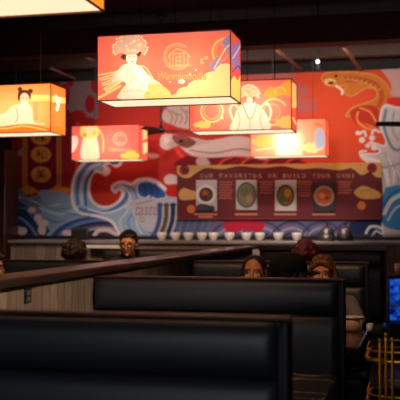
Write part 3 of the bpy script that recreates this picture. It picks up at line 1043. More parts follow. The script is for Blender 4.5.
def draw_main(A):
    A.poly([(90, 20), (250, 20), (250, 36), (232, 31.2), (97, 36.4), (90, 36)], (196, 120, 150), False, 0.75)
    A.ell(176, 80, 60, 34, (255, 150, 120), 0.25, 1.2)  # paler centre painted in for the bulb glow
    # arc and blue-grey sleeve at the right
    A.ring(226, 52, 13.5, 2.0, (255, 206, 110), 1, 60, 250)
    A.ring(226, 52, 10.5, 0.8, (255, 170, 90), 1, 60, 250)
    A.poly([(226, 37), (232, 35), (232, 54), (228, 55), (224, 48), (222, 42)], (150, 146, 176))
    A.poly([(212, 62), (217, 57), (221, 60), (218, 68), (212, 71), (209, 66)], (158, 150, 178))
    A.stroke([(214, 69), (220, 58), (226, 48), (231, 44)], 1.3, (255, 214, 170))
    A.stroke([(222, 44), (228, 50), (226, 58), (220, 62)], 1.2, (176, 160, 180))
    # cloud bank, lower right
    cl = (255, 238, 164); ln = (240, 204, 116)
    for q in [(240, 74, 12, 16), (226, 79, 13, 15), (213, 84, 13, 12), (200, 89, 13, 9), (188, 93, 11, 6), (180, 97, 8, 3), (230, 92, 20, 12), (212, 96, 24, 8)]:
        A.ell(*q, cl)
        A.ring(q[0], q[1], q[2] * 0.7, 0.7, ln, 0.7, 40, 170, ry=q[3] * 0.7)
        A.ring(q[0], q[1], q[2], 0.8, (255, 244, 190), 0.9, 50, 180, ry=q[3])
    # lady in the white feathered robe
    for k in range(8):
        y = 72 + k * 2.6
        A.stroke([(122, 70 + k * 1.6), (110 - k * 0.4, y + 1), (98.5 + k * 1.1, y + 3 + (k % 2))], 1.3, (255, 226, 160))
    A.stroke([(98, 98), (108, 93), (120, 86)], 2.6, (255, 214, 130))
    A.poly([(123, 65), (133, 64), (140, 66), (146, 72), (152, 78), (160, 83), (165, 90), (166, 99), (121, 99), (120, 92), (126, 84), (119, 80), (112, 82), (116, 74)], (252, 236, 206))
    A.poly([(146, 86), (156, 84), (166, 88), (171, 94), (170, 99), (146, 99)], (240, 226, 130))
    A.poly([(128, 84), (140, 79), (148, 84), (144, 94), (130, 96)], (255, 248, 230))
    for q in [((127, 70), (132, 78), (128, 86)), ((138, 68), (142, 76), (150, 82)), ((122, 92), (136, 90), (150, 94)), ((132, 72), (137, 80), (146, 88))]:
        A.stroke(list(q), 0.8, (224, 176, 120))
    for k in range(6):
        A.stroke([(121 + 3 * k, 97 - (k % 2)), (124 + 3 * k, 92), (123 + 3.4 * k, 87)], 0.6, (236, 196, 140))
        A.ell(148 + 3.4 * k, 90 + (k * 5) % 7, 1.3, 1.0, (255, 248, 200), 0.8)
    A.stroke([(126, 66), (120, 72), (114, 73)], 1.6, (244, 220, 180)); A.stroke([(140, 66), (146, 68), (154, 80)], 1.0, (255, 226, 170))
    A.poly([(134, 74), (137, 68), (143, 74), (150, 80), (146, 83), (140, 79)], (255, 250, 240))
    A.poly([(122, 55), (126, 51), (134, 49), (140, 51), (139, 57), (135, 53), (128, 54), (126, 59), (123, 60)], (88, 56, 44))
    A.ell(131.5, 58, 5.4, 6.4, (255, 238, 212))
    A.poly([(128, 62), (135, 62), (135, 67), (129, 67)], (255, 234, 206))
    A.stroke([(128.4, 57), (130.4, 56.8)], 0.7, (80, 40, 30), False); A.stroke([(133, 56.6), (135, 57)], 0.7, (80, 40, 30), False)
    A.ell(132, 61.6, 1.1, 0.6, (220, 70, 60))
    headdress(A, 130, 49, 15.5, 13.5, (255, 236, 200), (214, 188, 156), 3)
    A.ell(122, 57, 1.6, 1.6, (80, 60, 50)); A.ell(140, 53, 1.6, 1.6, (80, 60, 50))
    # round emblem: a gate inside an open ring
    k = (255, 190, 128)
    A.ring(177, 56.5, 13, 1.0, k, 1, 45, 330); A.ring(177, 56.5, 11, 0.6, k, 1, 60, 300)
    A.stroke([(170, 54), (177, 48.5), (186, 52)], 0.9, k, False); A.stroke([(168, 58), (170, 53.5), (187, 53.5), (190, 57)], 0.9, k, False)
    for x in (170, 173, 184, 188): A.stroke([(x, 55), (x, 65)], 0.9, k, False)
    for y in (57, 61, 65): A.stroke([(176, y), (181.5, y)], 0.9, k, False)
    A.stroke([(176, 57), (176, 65)], 0.9, k, False); A.stroke([(180, 54.5), (180, 66)], 0.7, k, False)
    A.stroke([(166, 66), (191, 65.4)], 0.8, k, False)
    A.text('Wenmunoodle', 181.5, 76.3, 49, 7.5, (206, 128, 72), slant=0.15)
    A.text('Wenmunoodle', 181.2, 75.9, 49, 7.5, (255, 182, 120), slant=0.15)
    A.text('t°', 204, 60, 8, 7, (255, 206, 160))
    for a in range(5):
        A.ell(181.5 + 2.4 * math.cos(a * 1.257), 81.5 + 1.5 * math.sin(a * 1.257), 1.3, 1.1, (255, 240, 220))
    for q in [(170, 82), (196, 70), (190, 74)]: A.ell(q[0], q[1], 1.0, 0.9, (255, 230, 190))


def draw_main_side(A):
    A.poly([(230, 86), (234, 76), (238, 80), (244, 70), (244, 108), (230, 104)], (246, 216, 120))
    A.poly([(232, 46), (237, 42), (240, 50), (238, 58), (242, 66), (236, 70), (232, 62)], (150, 120, 176))
    A.stroke([(233, 58), (238, 50), (241, 44)], 1.4, (206, 190, 220))
    A.stroke([(233, 72), (238, 66), (242, 72)], 1.4, (110, 70, 150))
    A.ell(238, 36, 3, 2, (230, 60, 60))


MAINC = at_z(230.5, 96.5, LB)
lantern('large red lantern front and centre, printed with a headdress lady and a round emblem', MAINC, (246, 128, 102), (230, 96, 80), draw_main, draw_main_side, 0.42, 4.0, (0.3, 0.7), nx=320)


def draw_r2(A):
    A.ell(252, 108, 44, 26, (255, 190, 160), 0.45, 1.4)  # bulb's hot glow painted softly into the print
    A.ring(212, 111, 11, 1.6, (255, 214, 150)); A.ring(212, 111, 8, 0.9, (255, 190, 130))
    A.ring(274, 112, 13, 1.6, (255, 214, 150), 1, 30, 300); A.ring(272, 112, 8, 0.9, (255, 190, 130))
    A.poly([(264, 94), (270, 87), (278, 88), (284, 82), (292, 80), (296, 84), (294, 96), (284, 95), (276, 97), (268, 98)], (246, 176, 70))
    A.ring(280, 92, 5, 0.8, (255, 220, 140), 1, 0, 200)
    A.cloud(286, 123, 18, 10, (250, 200, 110), n=4); A.cloud(202, 125, 14, 6, (250, 200, 110), n=3)
    A.poly([(234, 118), (238, 108), (244, 104), (250, 106), (256, 104), (262, 108), (268, 118), (268, 131), (232, 131)], (250, 226, 200))
    A.poly([(244, 104), (250, 118), (256, 104), (252, 103), (248, 103)], (255, 238, 220))
    A.stroke([(243, 105), (250, 119), (257, 105)], 0.9, (226, 140, 110)); A.stroke([(250, 119), (250, 131)], 0.7, (226, 150, 120))
    A.stroke([(238, 112), (240, 121), (237, 131)], 0.8, (230, 150, 120)); A.stroke([(262, 112), (260, 121), (264, 131)], 0.8, (230, 150, 120))
    A.stroke([(240, 110), (234, 104), (230, 110), (233, 120)], 2.2, (255, 226, 180)); A.stroke([(260, 108), (267, 103), (271, 112), (268, 122)], 2.2, (255, 226, 180))
    A.poly([(245, 100), (246, 95), (250, 93), (254, 96), (254, 101), (252, 98), (247, 98)], (150, 80, 60))
    A.ell(249.5, 99.5, 3.2, 3.9, (255, 236, 214)); A.ell(249.8, 101.8, 0.8, 0.5, (220, 80, 70))
    A.stroke([(247.6, 98.8), (248.8, 98.8)], 0.5, (110, 60, 50), False); A.stroke([(250.6, 98.8), (251.8, 98.8)], 0.5, (110, 60, 50), False)
    headdress(A, 249.5, 94, 8.5, 8, (255, 232, 190), (244, 200, 140), 6)
    for q in [(228, 98), (236, 92), (266, 104), (222, 118)]: A.ell(q[0], q[1], 1.4, 1.2, (255, 220, 190))


def draw_r2_side(A):
    A.poly([(290, 84), (298, 86), (298, 104), (293, 108), (290, 100)], (240, 190, 120))
    A.stroke([(293, 118), (296, 124)], 1.4, (250, 210, 160))


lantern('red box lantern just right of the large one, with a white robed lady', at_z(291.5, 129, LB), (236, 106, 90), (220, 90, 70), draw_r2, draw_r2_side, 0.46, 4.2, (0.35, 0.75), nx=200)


def draw_r3(A):
    A.ell(288, 138, 34, 22, (255, 220, 170), 0.6, 1.3)  # soft pale pool paints the bulb hotspot into the panel colour
    A.cloud(262, 142, 18, 9, (250, 190, 100), n=4); A.cloud(312, 148, 20, 8, (255, 216, 140), n=4); A.cloud(270, 126, 12, 6, (250, 190, 110), n=3)
    A.ell(289, 142, 13, 14, (255, 226, 186), 0.9, 0.7)  # second soft ellipse strengthens the painted hotspot
    A.poly([(282, 132), (288, 128), (294, 132), (299, 146), (301, 156), (277, 156), (279, 146)], (255, 232, 198), a=0.7)
    A.ell(288, 124, 3.2, 3.6, (255, 226, 196)); headdress(A, 288, 121, 6.5, 5.5, (255, 230, 190), (250, 206, 150), 8)
    A.stroke([(284, 132), (289, 142), (293, 132)], 0.7, (236, 160, 110)); A.stroke([(281, 148), (289, 146), (298, 150)], 0.7, (236, 160, 110))
    A.poly([(315, 132), (320, 128), (324, 134), (325, 146), (316, 148)], (170, 190, 206))
    A.stroke([(316, 124), (322, 126)], 1.8, (226, 120, 60)); A.stroke([(255, 150), (272, 148)], 1.4, (255, 216, 160))


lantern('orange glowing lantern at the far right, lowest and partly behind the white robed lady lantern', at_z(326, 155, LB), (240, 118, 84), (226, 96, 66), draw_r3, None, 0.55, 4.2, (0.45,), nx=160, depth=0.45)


def draw_l4(A):
    A.ell(110, 142, 34, 20, (255, 160, 140), 0.35, 1.3)  # painted lightening where the bulb shines through
    for k in range(12):
        A.ell(70 + 6.4 * k, 122, 3.4, 2.6 + 0.8 * (k % 2), (238, 214, 226))
        A.ring(70 + 6.4 * k, 122, 2.0, 0.6, (214, 150, 170), 1, 180, 360)
    A.poly([(84, 136), (88, 130), (94, 131), (97, 138), (99, 150), (98, 159), (82, 159), (81, 148)], (240, 212, 184))
    A.stroke([(86, 140), (90, 150), (88, 158)], 1.4, (190, 220, 150)); A.stroke([(94, 138), (95, 150)], 1.4, (220, 226, 150))
    A.stroke([(98, 128), (103, 138), (103, 152)], 1.4, (255, 206, 130))
    A.poly([(80, 132), (83, 124), (90, 122), (97, 125), (99, 133), (95, 138), (84, 138)], (255, 214, 120))
    A.ell(84.5, 135, 2.2, 2.4, (170, 170, 60)); A.ell(93, 133, 3, 2.0, (236, 190, 100)); A.ell(90, 130.5, 3.6, 4, (244, 214, 176))
    A.poly([(70, 139), (76, 136), (78, 142), (75, 150), (71, 152)], (255, 234, 214))
    A.ring(120, 139, 6.4, 0.9, (255, 190, 160)); A.ring(120, 139, 4, 0.7, (255, 190, 160), 1, 30, 200); A.stroke([(116, 143), (124, 142.6)], 0.8, (255, 190, 160), False)
    A.text('Wenmunoodle', 120, 149.5, 24, 3.4, (255, 180, 140), slant=0.15)
    A.cloud(131, 156, 18, 7, (250, 210, 96), n=4)


def draw_l4_side(A):
    for k in range(3): A.ell(142 + 3.6 * k, 122.5, 2.2, 2.8, (238, 214, 226))
    A.poly([(142.6, 130), (147, 129), (147, 139), (142.6, 140)], (255, 214, 150), False)
    A.poly([(143, 143), (147.4, 142), (147.4, 152), (143, 154)], (255, 226, 160), False)


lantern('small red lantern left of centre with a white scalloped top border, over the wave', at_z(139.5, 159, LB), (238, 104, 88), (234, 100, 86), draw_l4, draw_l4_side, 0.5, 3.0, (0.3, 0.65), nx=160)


def draw_l5(A):
    A.ell(20, 112, 44, 26, (255, 214, 140), 0.5, 1.2)  # lamp glow painted in as a soft paler patch
    A.poly([(28, 95), (54, 95), (54, 101), (30, 101)], (255, 222, 130), False); A.poly([(33, 102), (38, 102), (38, 120), (34, 120)], (240, 160, 110), False)
    A.poly([(-20, 126), (0, 127), (20, 123), (40, 126), (54, 130), (54, 133), (-20, 133)], (246, 120, 40)); A.stroke([(-20, 128), (6, 128.5), (24, 126), (46, 130)], 1.2, (255, 200, 110))
    A.poly([(6, 112), (12, 106), (20, 104), (28, 104), (32, 110), (34, 122), (44, 123), (42, 125), (24, 124), (0, 126), (-4, 120), (2, 114)], (240, 212, 184))
    A.poly([(-20, 120), (-6, 116), (2, 122), (-4, 126), (-20, 127)], (244, 214, 176))
    A.stroke([(16, 108), (18, 116), (16, 122)], 0.8, (196, 140, 96)); A.stroke([(28, 108), (31, 115)], 1.0, (180, 176, 166))
    A.poly([(18, 100), (18, 93), (22, 90), (30, 91), (31, 96), (30, 100), (28, 96), (22, 95), (20, 100)], (92, 52, 40))
    A.ell(20, 89.5, 2.4, 2.6, (92, 52, 40)); A.ell(30.5, 91, 2.6, 2.4, (92, 52, 40))
    A.ell(24.5, 98, 4.4, 5, (246, 208, 168)); A.poly([(22, 101), (27, 101), (27, 106), (22, 106)], (255, 232, 200))
    A.ell(22.8, 98, 0.8, 0.6, (110, 60, 46)); A.ell(26.6, 98.6, 0.8, 0.6, (110, 60, 46)); A.ell(25, 101, 0.9, 0.5, (214, 90, 70))


def draw_l5_side(A):
    A.poly([(52, 96), (66, 98), (66, 104), (52, 102)], (255, 216, 130), False)
    A.stroke([(56, 96), (58, 104), (57, 110)], 2.4, (255, 250, 236)); A.stroke([(60, 98), (58.5, 108)], 1.6, (255, 250, 236))
    A.poly([(52, 126), (66, 130), (66, 138), (52, 133)], (246, 130, 44))


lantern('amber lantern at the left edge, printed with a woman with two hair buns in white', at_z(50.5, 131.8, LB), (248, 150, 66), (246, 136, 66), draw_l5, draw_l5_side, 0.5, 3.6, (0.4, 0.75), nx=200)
# the nearest lantern, cropped by the top left corner
p6 = at_z(104, 11.5, LB)
lantern('nearest lantern, cropped by the top left corner, showing its glowing cream underside', Vector((p6.x, p6.y - LD, LB)), (246, 140, 60), (248, 150, 52), None, None, 0.5, 5.0, (0.5,), nx=60)

# ------------------------------------------------------------------ ceiling fans and spotlight
def fan(label, loc, ang, nb=4, R=0.66):
    t = thing('ceiling_fan', label, 'ceiling fan', loc, ang)
    h = CEIL - loc[2]
    b = bmesh.new(); lathe(b, [(0, -0.03), (0.03, -0.03), (0.05, -0.015), (0.055, 0.01), (0.035, 0.035), (0.018, 0.075), (0, 0.075)])
    obj('motor_housing', b, M['black'], t, True)
    b = bmesh.new(); tube(b, [(0, 0, 0.07), (0, 0, h - 0.05)], 0.012, 10)
    obj('downrod', b, M['black'], t)
    b = bmesh.new(); lathe(b, [(0, h), (0.06, h), (0.055, h - 0.04), (0.02, h - 0.06), (0, h - 0.06)])
    obj('ceiling_rose', b, M['black'], t, True)
    for k in range(nb):
        b = bmesh.new()
        vs = []
        for (r, w) in [(0.08, 0.03), (0.16, 0.05), (0.35, 0.062), (0.55, 0.066), (0.64, 0.05), (0.66, 0.02)]:
            vs.append([(r * R / 0.66, -w, -0.012), (r * R / 0.66, w, 0.014)])
        top = [[b.verts.new(q) for q in row] for row in vs]
        bot = [[b.verts.new((q[0], q[1], q[2] - 0.008)) for q in row] for row in vs]
        for i in range(len(vs) - 1):
            b.faces.new((top[i][0], top[i + 1][0], top[i + 1][1], top[i][1]))
            b.faces.new((bot[i][0], bot[i][1], bot[i + 1][1], bot[i + 1][0]))
            b.faces.new((top[i][0], bot[i][0], bot[i + 1][0], top[i + 1][0]))
            b.faces.new((top[i][1], top[i + 1][1], bot[i + 1][1], bot[i][1]))
        b.faces.new((top[0][0], top[0][1], bot[0][1], bot[0][0]))
        b.faces.new((top[-1][1], top[-1][0], bot[-1][0], bot[-1][1]))
        bmesh.ops.rotate(b, verts=b.verts, cent=(0, 0, 0), matrix=Matrix.Rotation(k * 2 * math.pi / nb, 3, 'Z'))
        obj('blade', b, M['black'], t)
    return t


f1 = at_y(161, 131, 11.45)
fan('black ceiling fan behind the scalloped red lantern, blades edge on before the pale dragon', f1, math.radians(20), 3, 0.5)
f2 = at_y(442, 124, 9.2)
fan('black ceiling fan at the right edge, one blade tip before the white splash', f2, math.radians(13 + 3))

p = at_y(318, 62, 11.3)
st = thing('ceiling_spotlight', 'small black ceiling spotlight with a bright white lens above the mural', 'spotlight', (p.x, p.y, p.z))
b = bmesh.new(); tube(b, [(0, 0.0, 0.0), (0, 0.02, -0.09)], [0.035, 0.035], 14)
obj('lamp_head', b, M['black'], st)
b = bmesh.new(); tube(b, [(0, 0, 0), (0, 0, CEIL - p.z)], 0.01, 8)
obj('stem', b, M['black'], st)
b = bmesh.new(); bmesh.ops.create_uvsphere(b, u_segments=14, v_segments=8, radius=0.024)
bmesh.ops.translate(b, verts=b.verts, vec=(0, -0.035, 0.0))
obj('lens', b, emis('spot_lens', (1, 0.9, 0.82), 3.0), st, True)

# ------------------------------------------------------------------ gold rail trolley in the aisle
gy = 3.75
gx0 = at_y(366, 350, gy).x
gt = thing('gold_trolley', 'tall gold railed trolley in the aisle at the lower right corner', 'trolley', (gx0 + 0.3, gy + 0.2, 0))
gw, gd = 0.3, 0.2


def rrect(w, d, r, z, n=6):
    pts = []
    for (cx, cy, a0) in [(w - r, d - r, 0), (-w + r, d - r, 90), (-w + r, -d + r, 180), (w - r, -d + r, 270)]:
        for k in range(n + 1):
            a = math.radians(a0 + 90 * k / n)
            pts.append((cx + r * math.cos(a), cy + r * math.sin(a), z))
    return pts


def hz(py): return at_y(383, py, gy).z


for py, r in ((352, 0.0045), (397, 0.0045)):
    b = bmesh.new(); tube(b, rrect(gw, gd, 0.09, hz(py)), r, 8, True)
    obj('rail', b, M['gold'], gt, True)
for z in (hz(361.5), hz(406), 0.2):
    b = bmesh.new()
    tube(b, rrect(gw, gd, 0.09, z), 0.012, 8, True)
    obj('shelf_rim', b, M['gold'], gt, True)
    b = bmesh.new()
    a = [b.verts.new(q) for q in rrect(gw - 0.008, gd - 0.008, 0.085, z - 0.004)]
    c = [b.verts.new(q) for q in rrect(gw - 0.008, gd - 0.008, 0.085, z + 0.004)]
    b.faces.new(a); b.faces.new(c)
    for k in range(len(a)):
        b.faces.new((a[k], a[(k + 1) % len(a)], c[(k + 1) % len(a)], c[k]))
    obj('shelf', b, M['shelfblack'], gt)
for side in (-1,):
    for k, (px, py) in enumerate(((380, 338), (386, 332.5), (392.5, 337.5))):
        x = at_y(px, 350, gy).x - gt.location.x
        zt = at_y(px, py, gy).z
        b = bmesh.new(); tube(b, [(x, side * (gd + 0.012), 0.0), (x, side * (gd + 0.012), zt - 0.012)], 0.0058, 10)
        bmesh.ops.create_uvsphere(b, u_segments=10, v_segments=8, radius=0.0085, matrix=Matrix.Translation((x, side * (gd + 0.012), zt - 0.008)))
        obj('upright_rod', b, M['gold'], gt, True)

# ------------------------------------------------------------------ blue lit display cabinet at the end of the aisle
p = at_y(389, 281, 10.3); q = at_y(389, 321, 10.3)
fc = thing('display_fridge', 'blue lit glass display fridge at the end of the aisle, right edge', 'fridge', (p.x + 0.3, 10.55, 0))
w = 0.3
obj('cabinet', bx((-w, -0.2, 0), (w, 0.25, q.z - 0.03), 0.005), M['black'], fc)
b = bmesh.new(); box(b, (-w, 0.21, q.z - 0.03), (w, 0.25, p.z + 0.02)); box(b, (-w - 0.012, -0.2, q.z - 0.03), (-w, 0.25, p.z + 0.02)); box(b, (w, -0.2, q.z - 0.03), (w + 0.012, 0.25, p.z + 0.02)); box(b, (-w - 0.012, -0.2, p.z + 0.02), (w + 0.012, 0.25, p.z + 0.06))
obj('case', b, M['black'], fc)
m = bpy.data.materials.new('blue_glow')
nt, N, L = nodes_of(m)
N.remove(N['Principled BSDF'])
e = N.new('ShaderNodeEmission'); e.inputs['Strength'].default_value = 1.0
nz = N.new('ShaderNodeTexNoise'); nz.inputs['Scale'].default_value = 14; nz.inputs['Detail'].default_value = 5
tc = N.new('ShaderNodeTexCoord'); L.new(tc.outputs['Object'], nz.inputs['Vector'])
rp = N.new('ShaderNodeValToRGB')
rp.color_ramp.elements[0].position = 0.4; rp.color_ramp.elements[0].color = srgb(4, 10, 84) + (1,)
rp.color_ramp.elements[1].position = 0.66; rp.color_ramp.elements[1].color = srgb(36, 104, 240) + (1,)
L.new(nz.outputs['Fac'], rp.inputs['Fac']); L.new(rp.outputs['Color'], e.inputs['Color']); L.new(e.outputs[0], N['Material Output'].inputs['Surface'])
obj('lit_back', bx((-w, 0.19, q.z - 0.03), (w, 0.209, p.z + 0.02)), m, fc)
b = bmesh.new(); box(b, (-w, -0.18, (p.z * 0.35 + q.z * 0.65) - 0.006), (w, 0.185, (p.z * 0.35 + q.z * 0.65) + 0.006))
obj('shelf', b, M['gold'], fc)
gl = bpy.data.materials.new('clear_pane'); nt, N, L = nodes_of(gl)
N['Principled BSDF'].inputs['Transmission Weight'].default_value = 1; N['Principled BSDF'].inputs['Roughness'].default_value = 0.02; N['Principled BSDF'].inputs['IOR'].default_value = 1.1
obj('glass_pane', bx((-w, -0.2, q.z - 0.028), (w, -0.195, p.z + 0.018)), gl, fc)
ld = bpy.data.lights.new('fridge_lamp', 'POINT'); ld.energy = 1.2; ld.color = (0.2, 0.4, 1); ld.shadow_soft_size = 0.05
lo = bpy.data.objects.new('fridge_lamp', ld); COL.objects.link(lo); lo.location = (p.x + 0.3, 10.5, p.z - 0.05)
# pale cup on top of it
c = at_y(398.5, 270, 10.5)
t = thing('paper_cup', 'pale paper cup on the display fridge at the right edge', 'cup', (c.x, 10.5, p.z + 0.06))
b = bmesh.new(); lathe(b, [(0, 0), (0.034, 0), (0.036, 0.004), (0.046, 0.12), (0.043, 0.12), (0.033, 0.008), (0, 0.008)])
obj('cup_body', b, mat('cup_paper', srgb(190, 150, 140), 0.6), t, True)
b = bmesh.new(); tube(b, [(0.046 * math.cos(a), 0.046 * math.sin(a), 0.12) for a in np.linspace(0, 2 * math.pi, 20, endpoint=False)], 0.003, 6, True)
obj('rim', b, M['white'], t, True)

# ------------------------------------------------------------------ people
def fuse(name, segs, ells, voxel, sm=3):
    """tapered limbs and ellipsoids grown together into one continuous skin"""
    bm = bmesh.new()
    for (p, r0, q, r1) in segs:
        p, q = Vector(p), Vector(q)
        d = (q - p)
        Ln = d.length
        for c, r in ((p, r0), (q, r1)):
            bmesh.ops.create_icosphere(bm, subdivisions=2, radius=r * 1.02, matrix=Matrix.Translation(c))
        if Ln > 1e-4:
            rot = d.to_track_quat('Z', 'Y').to_matrix().to_4x4()
            bmesh.ops.create_cone(bm, cap_ends=True, segments=16, radius1=r0, radius2=r1, depth=Ln, matrix=Matrix.Translation((p + q) / 2) @ rot)
    for e in ells:
        c, r = e[0], e[1]
        R = e[2].to_4x4() if len(e) > 2 else Matrix.Identity(4)
        bmesh.ops.create_icosphere(bm, subdivisions=3, radius=1, matrix=Matrix.Translation(c) @ R @ Matrix.Diagonal((r[0], r[1], r[2], 1)))
    me = bpy.data.meshes.new(name); bm.to_mesh(me); bm.free()
    o = bpy.data.objects.new(name, me); COL.objects.link(o)
    rm = o.modifiers.new('r', 'REMESH'); rm.mode = 'VOXEL'; rm.voxel_size = voxel
    if sm:
        s = o.modifiers.new('s', 'SMOOTH'); s.factor = 0.5; s.iterations = sm
    dg = bpy.context.evaluated_depsgraph_get(); dg.update()
    out = bpy.data.meshes.new_from_object(o.evaluated_get(dg))
    bpy.data.objects.remove(o); bpy.data.meshes.remove(me)
    for p in out.polygons: p.use_smooth = True
    out.name = name
    return out


M['skin'] = attr_mat('skin', 0.5, 0.4, 0.04)


def person(label, x, y, rz, top, skin, hairc, shirtc, hair='short', yaw=0.0, tilt=0.0, hscale=1.0, cap=False, glasses=False, legs=True, pants=(34, 36, 48), lean=0.0, arm_out=0.0, hairtop=0.02):
    t = thing('person', label, 'person', (x, y, 0), rz)
    d = top - 1.30
    S = lambda k, v: (v[0], v[1] - lean * k, v[2] + d * k)
    Hc = Vector(S(1, (0, -0.03, 1.165)))
    HM = Matrix.Translation(Hc) @ Matrix.Rotation(yaw, 4, 'Z') @ Matrix.Rotation(tilt, 4, 'X') @ Matrix.Diagonal((hscale, hscale, hscale, 1))
    H3 = (Matrix.Rotation(yaw, 3, 'Z') @ Matrix.Rotation(tilt, 3, 'X'))
    h = lambda v: HM @ Vector(v)
    hr = lambda r: tuple(q * hscale for q in r)
    neck0, neck1 = S(0.9, (0, 0.0, 0.98)), h((0, 0.02, -0.07))
    segs = [(S(0, (0, 0, 0.56)), 0.11, S(0.5, (0, 0.0, 0.72)), 0.105), (S(0.5, (0, 0, 0.72)), 0.105, S(0.85, (0, 0.0, 0.9)), 0.11), (neck0, 0.056, neck1, 0.05),
            (S(0.9, (-0.15, 0, 0.96)), 0.055, S(0.9, (0.15, 0, 0.96)), 0.055)]
    ells = [(S(0, (0, 0, 0.55)), (0.165, 0.11, 0.1)), (S(0.8, (0, 0, 0.86)), (0.165, 0.11, 0.14))]
    arms = {}
    for s in (-1, 1):
        sh = S(0.9, (s * 0.185, 0, 0.955)); el = S(0.3, (s * (0.235 + (arm_out if s > 0 else 0)), -0.12, 0.82)); wr = (s * 0.13, -0.34 - lean * 0.5, TT + 0.035)
        arms[s] = (sh, el, wr)
        segs += [(sh, 0.05, el, 0.038), (el, 0.038, wr, 0.025)]
        # hand: palm, four fingers and a thumb
        wv = Vector(wr); f = Vector((-s * 0.3, -1, -0.08)).normalized(); sd = Vector((s * 1.0, -0.3, 0)).normalized()
        kn = []
        for i in range(4):
            k0 = wv + f * (0.082 - 0.006 * abs(i - 1)) + sd * (-0.033 + 0.022 * i)
            kn.append(k0)
            segs.append((wv + sd * (-0.012 + 0.008 * i), 0.015, k0, 0.0115))
            ln = [0.038, 0.044, 0.041, 0.031][3 - i]
            fo = (f + sd * (-0.12 + 0.08 * i)).normalized()
            m1 = k0 + fo * ln + Vector((0, 0, -0.006)); m2 = m1 + fo * ln * 0.8 + Vector((0, 0, -0.012))
            segs += [(k0, 0.0095, m1, 0.008), (m1, 0.008, m2, 0.0065)]
        th0 = wv + f * 0.025 - sd * 0.02; th1 = th0 + f * 0.03 - sd * 0.032; th2 = th1 + f * 0.032 - sd * 0.008
        segs += [(th0, 0.013, th1, 0.0105), (th1, 0.0105, th2, 0.008)]
        hip, kne, ank = (s * 0.09, -0.02, 0.545), (s * 0.12, -0.44, 0.535), (s * 0.12, -0.42, 0.1)
        segs += [(hip, 0.085, kne, 0.06), (kne, 0.058, ank, 0.036), (ank, 0.036, (s * 0.125, -0.56, 0.045), 0.032)]
    # head
    ells += [(h((0, 0.012, 0.018)), hr((0.077, 0.096, 0.1)), H3), (h((0, -0.03, -0.045)), hr((0.058, 0.066, 0.068)), H3), (h((0, -0.078, -0.092)), hr((0.022, 0.018, 0.018)), H3),
             (h((0.078, 0.008, -0.012)), hr((0.012, 0.022, 0.032)), H3), (h((-0.078, 0.008, -0.012)), hr((0.012, 0.022, 0.032)), H3),
             (h((0, -0.09, -0.056)), hr((0.024, 0.012, 0.011)), H3), (h((0.034, -0.066, -0.028)), hr((0.026, 0.026, 0.024)), H3), (h((-0.034, -0.066, -0.028)), hr((0.026, 0.026, 0.024)), H3)]
    segs += [(h((0, -0.082, 0.012)), 0.009 * hscale, h((0, -0.106, -0.026)), 0.0125 * hscale), (h((-0.045, -0.07, 0.03)), 0.014 * hscale, h((0.045, -0.07, 0.03)), 0.014 * hscale),
             (h((-0.012, -0.096, -0.028)), 0.009 * hscale, h((0.012, -0.096, -0.028)), 0.009 * hscale)]
    me = fuse('body', segs, ells, 0.006, 2)
    n = len(me.vertices)
    co = np.empty(n * 3, np.float32); me.vertices.foreach_get('co', co); co = co.reshape(-1, 3)
    inv = np.array(HM.inverted())
    q = co @ inv[:3, :3].T + inv[:3, 3]
    rgb = np.zeros((n, 3)); rgb[:] = srgb(*skin)

    def spot(c, r, col):
        k = (((q - np.array(c)) / np.array(r)) ** 2).sum(1) < 1
        rgb[k] = srgb(*col)
    spot((0, -0.1, -0.056), (0.022, 0.02, 0.007), tuple(int(v * q_) for v, q_ in zip(skin, (0.85, 0.68, 0.68))))
    for s in (-1, 1):
        spot((s * 0.033, -0.088, 0.004), (0.017, 0.03, 0.009), (236, 226, 216))
        spot((s * 0.033, -0.088, 0.004), (0.008, 0.03, 0.0085), (34, 20, 16))
        spot((s * 0.034, -0.088, 0.03), (0.022, 0.03, 0.0055), tuple(int(v * 0.6) for v in hairc))
    set_paint(me, rgb)
    body = link('body', me, M['skin'], t)
    # clothing
    sg = [(S(0, (0, 0, 0.55)), 0.128, S(0.5, (0, 0, 0.72)), 0.122), (S(0.5, (0, 0, 0.72)), 0.122, S(0.85, (0, 0, 0.9)), 0.124), (S(0.9, (-0.15, 0, 0.96)), 0.068, S(0.9, (0.15, 0, 0.96)), 0.068), (S(0.9, (0, 0, 0.97)), 0.07, S(0.95, (0, 0.0, 1.015)), 0.062)]
    for s in (-1, 1):
        sh, el, wr = arms[s]
        w2 = Vector(el).lerp(Vector(wr), 0.86)
        sg += [(sh, 0.066, el, 0.052), (el, 0.052, w2, 0.04)]
    sme = fuse('shirt', sg, [(S(0.8, (0, 0, 0.86)), (0.18, 0.124, 0.15)), (S(0, (0, 0, 0.57)), (0.178, 0.122, 0.1))], 0.011, 4)
    link('shirt', sme, mat('shirt_cloth', srgb(*shirtc), 0.85, vary=0.15, scale=20, bump=0.15, bscale=120, spec=0.2), t)
    pg = []
    for s in (-1, 1):
        pg += [((s * 0.09, -0.02, 0.545), 0.098, (s * 0.12, -0.44, 0.535), 0.072), ((s * 0.12, -0.44, 0.535), 0.072, (s * 0.12, -0.42, 0.13), 0.052)]
    pme = fuse('trousers', pg, [((0, 0, 0.545), (0.176, 0.121, 0.09))], 0.012, 3)
    link('trousers', pme, mat('trouser_cloth', srgb(*pants), 0.85, vary=0.15, scale=20, spec=0.2), t)
    for s in (-1, 1):
        fm = fuse('shoe', [((s * 0.12, -0.42, 0.06), 0.05, (s * 0.125, -0.54, 0.045), 0.045), ((s * 0.125, -0.54, 0.045), 0.045, (s * 0.13, -0.6, 0.038), 0.036)], [], 0.012, 2)
        link('shoe', fm, M['blackplastic'], t)
    # hair
    hs, he = [], []
    r_ = random.Random(int(abs(x) * 1000))
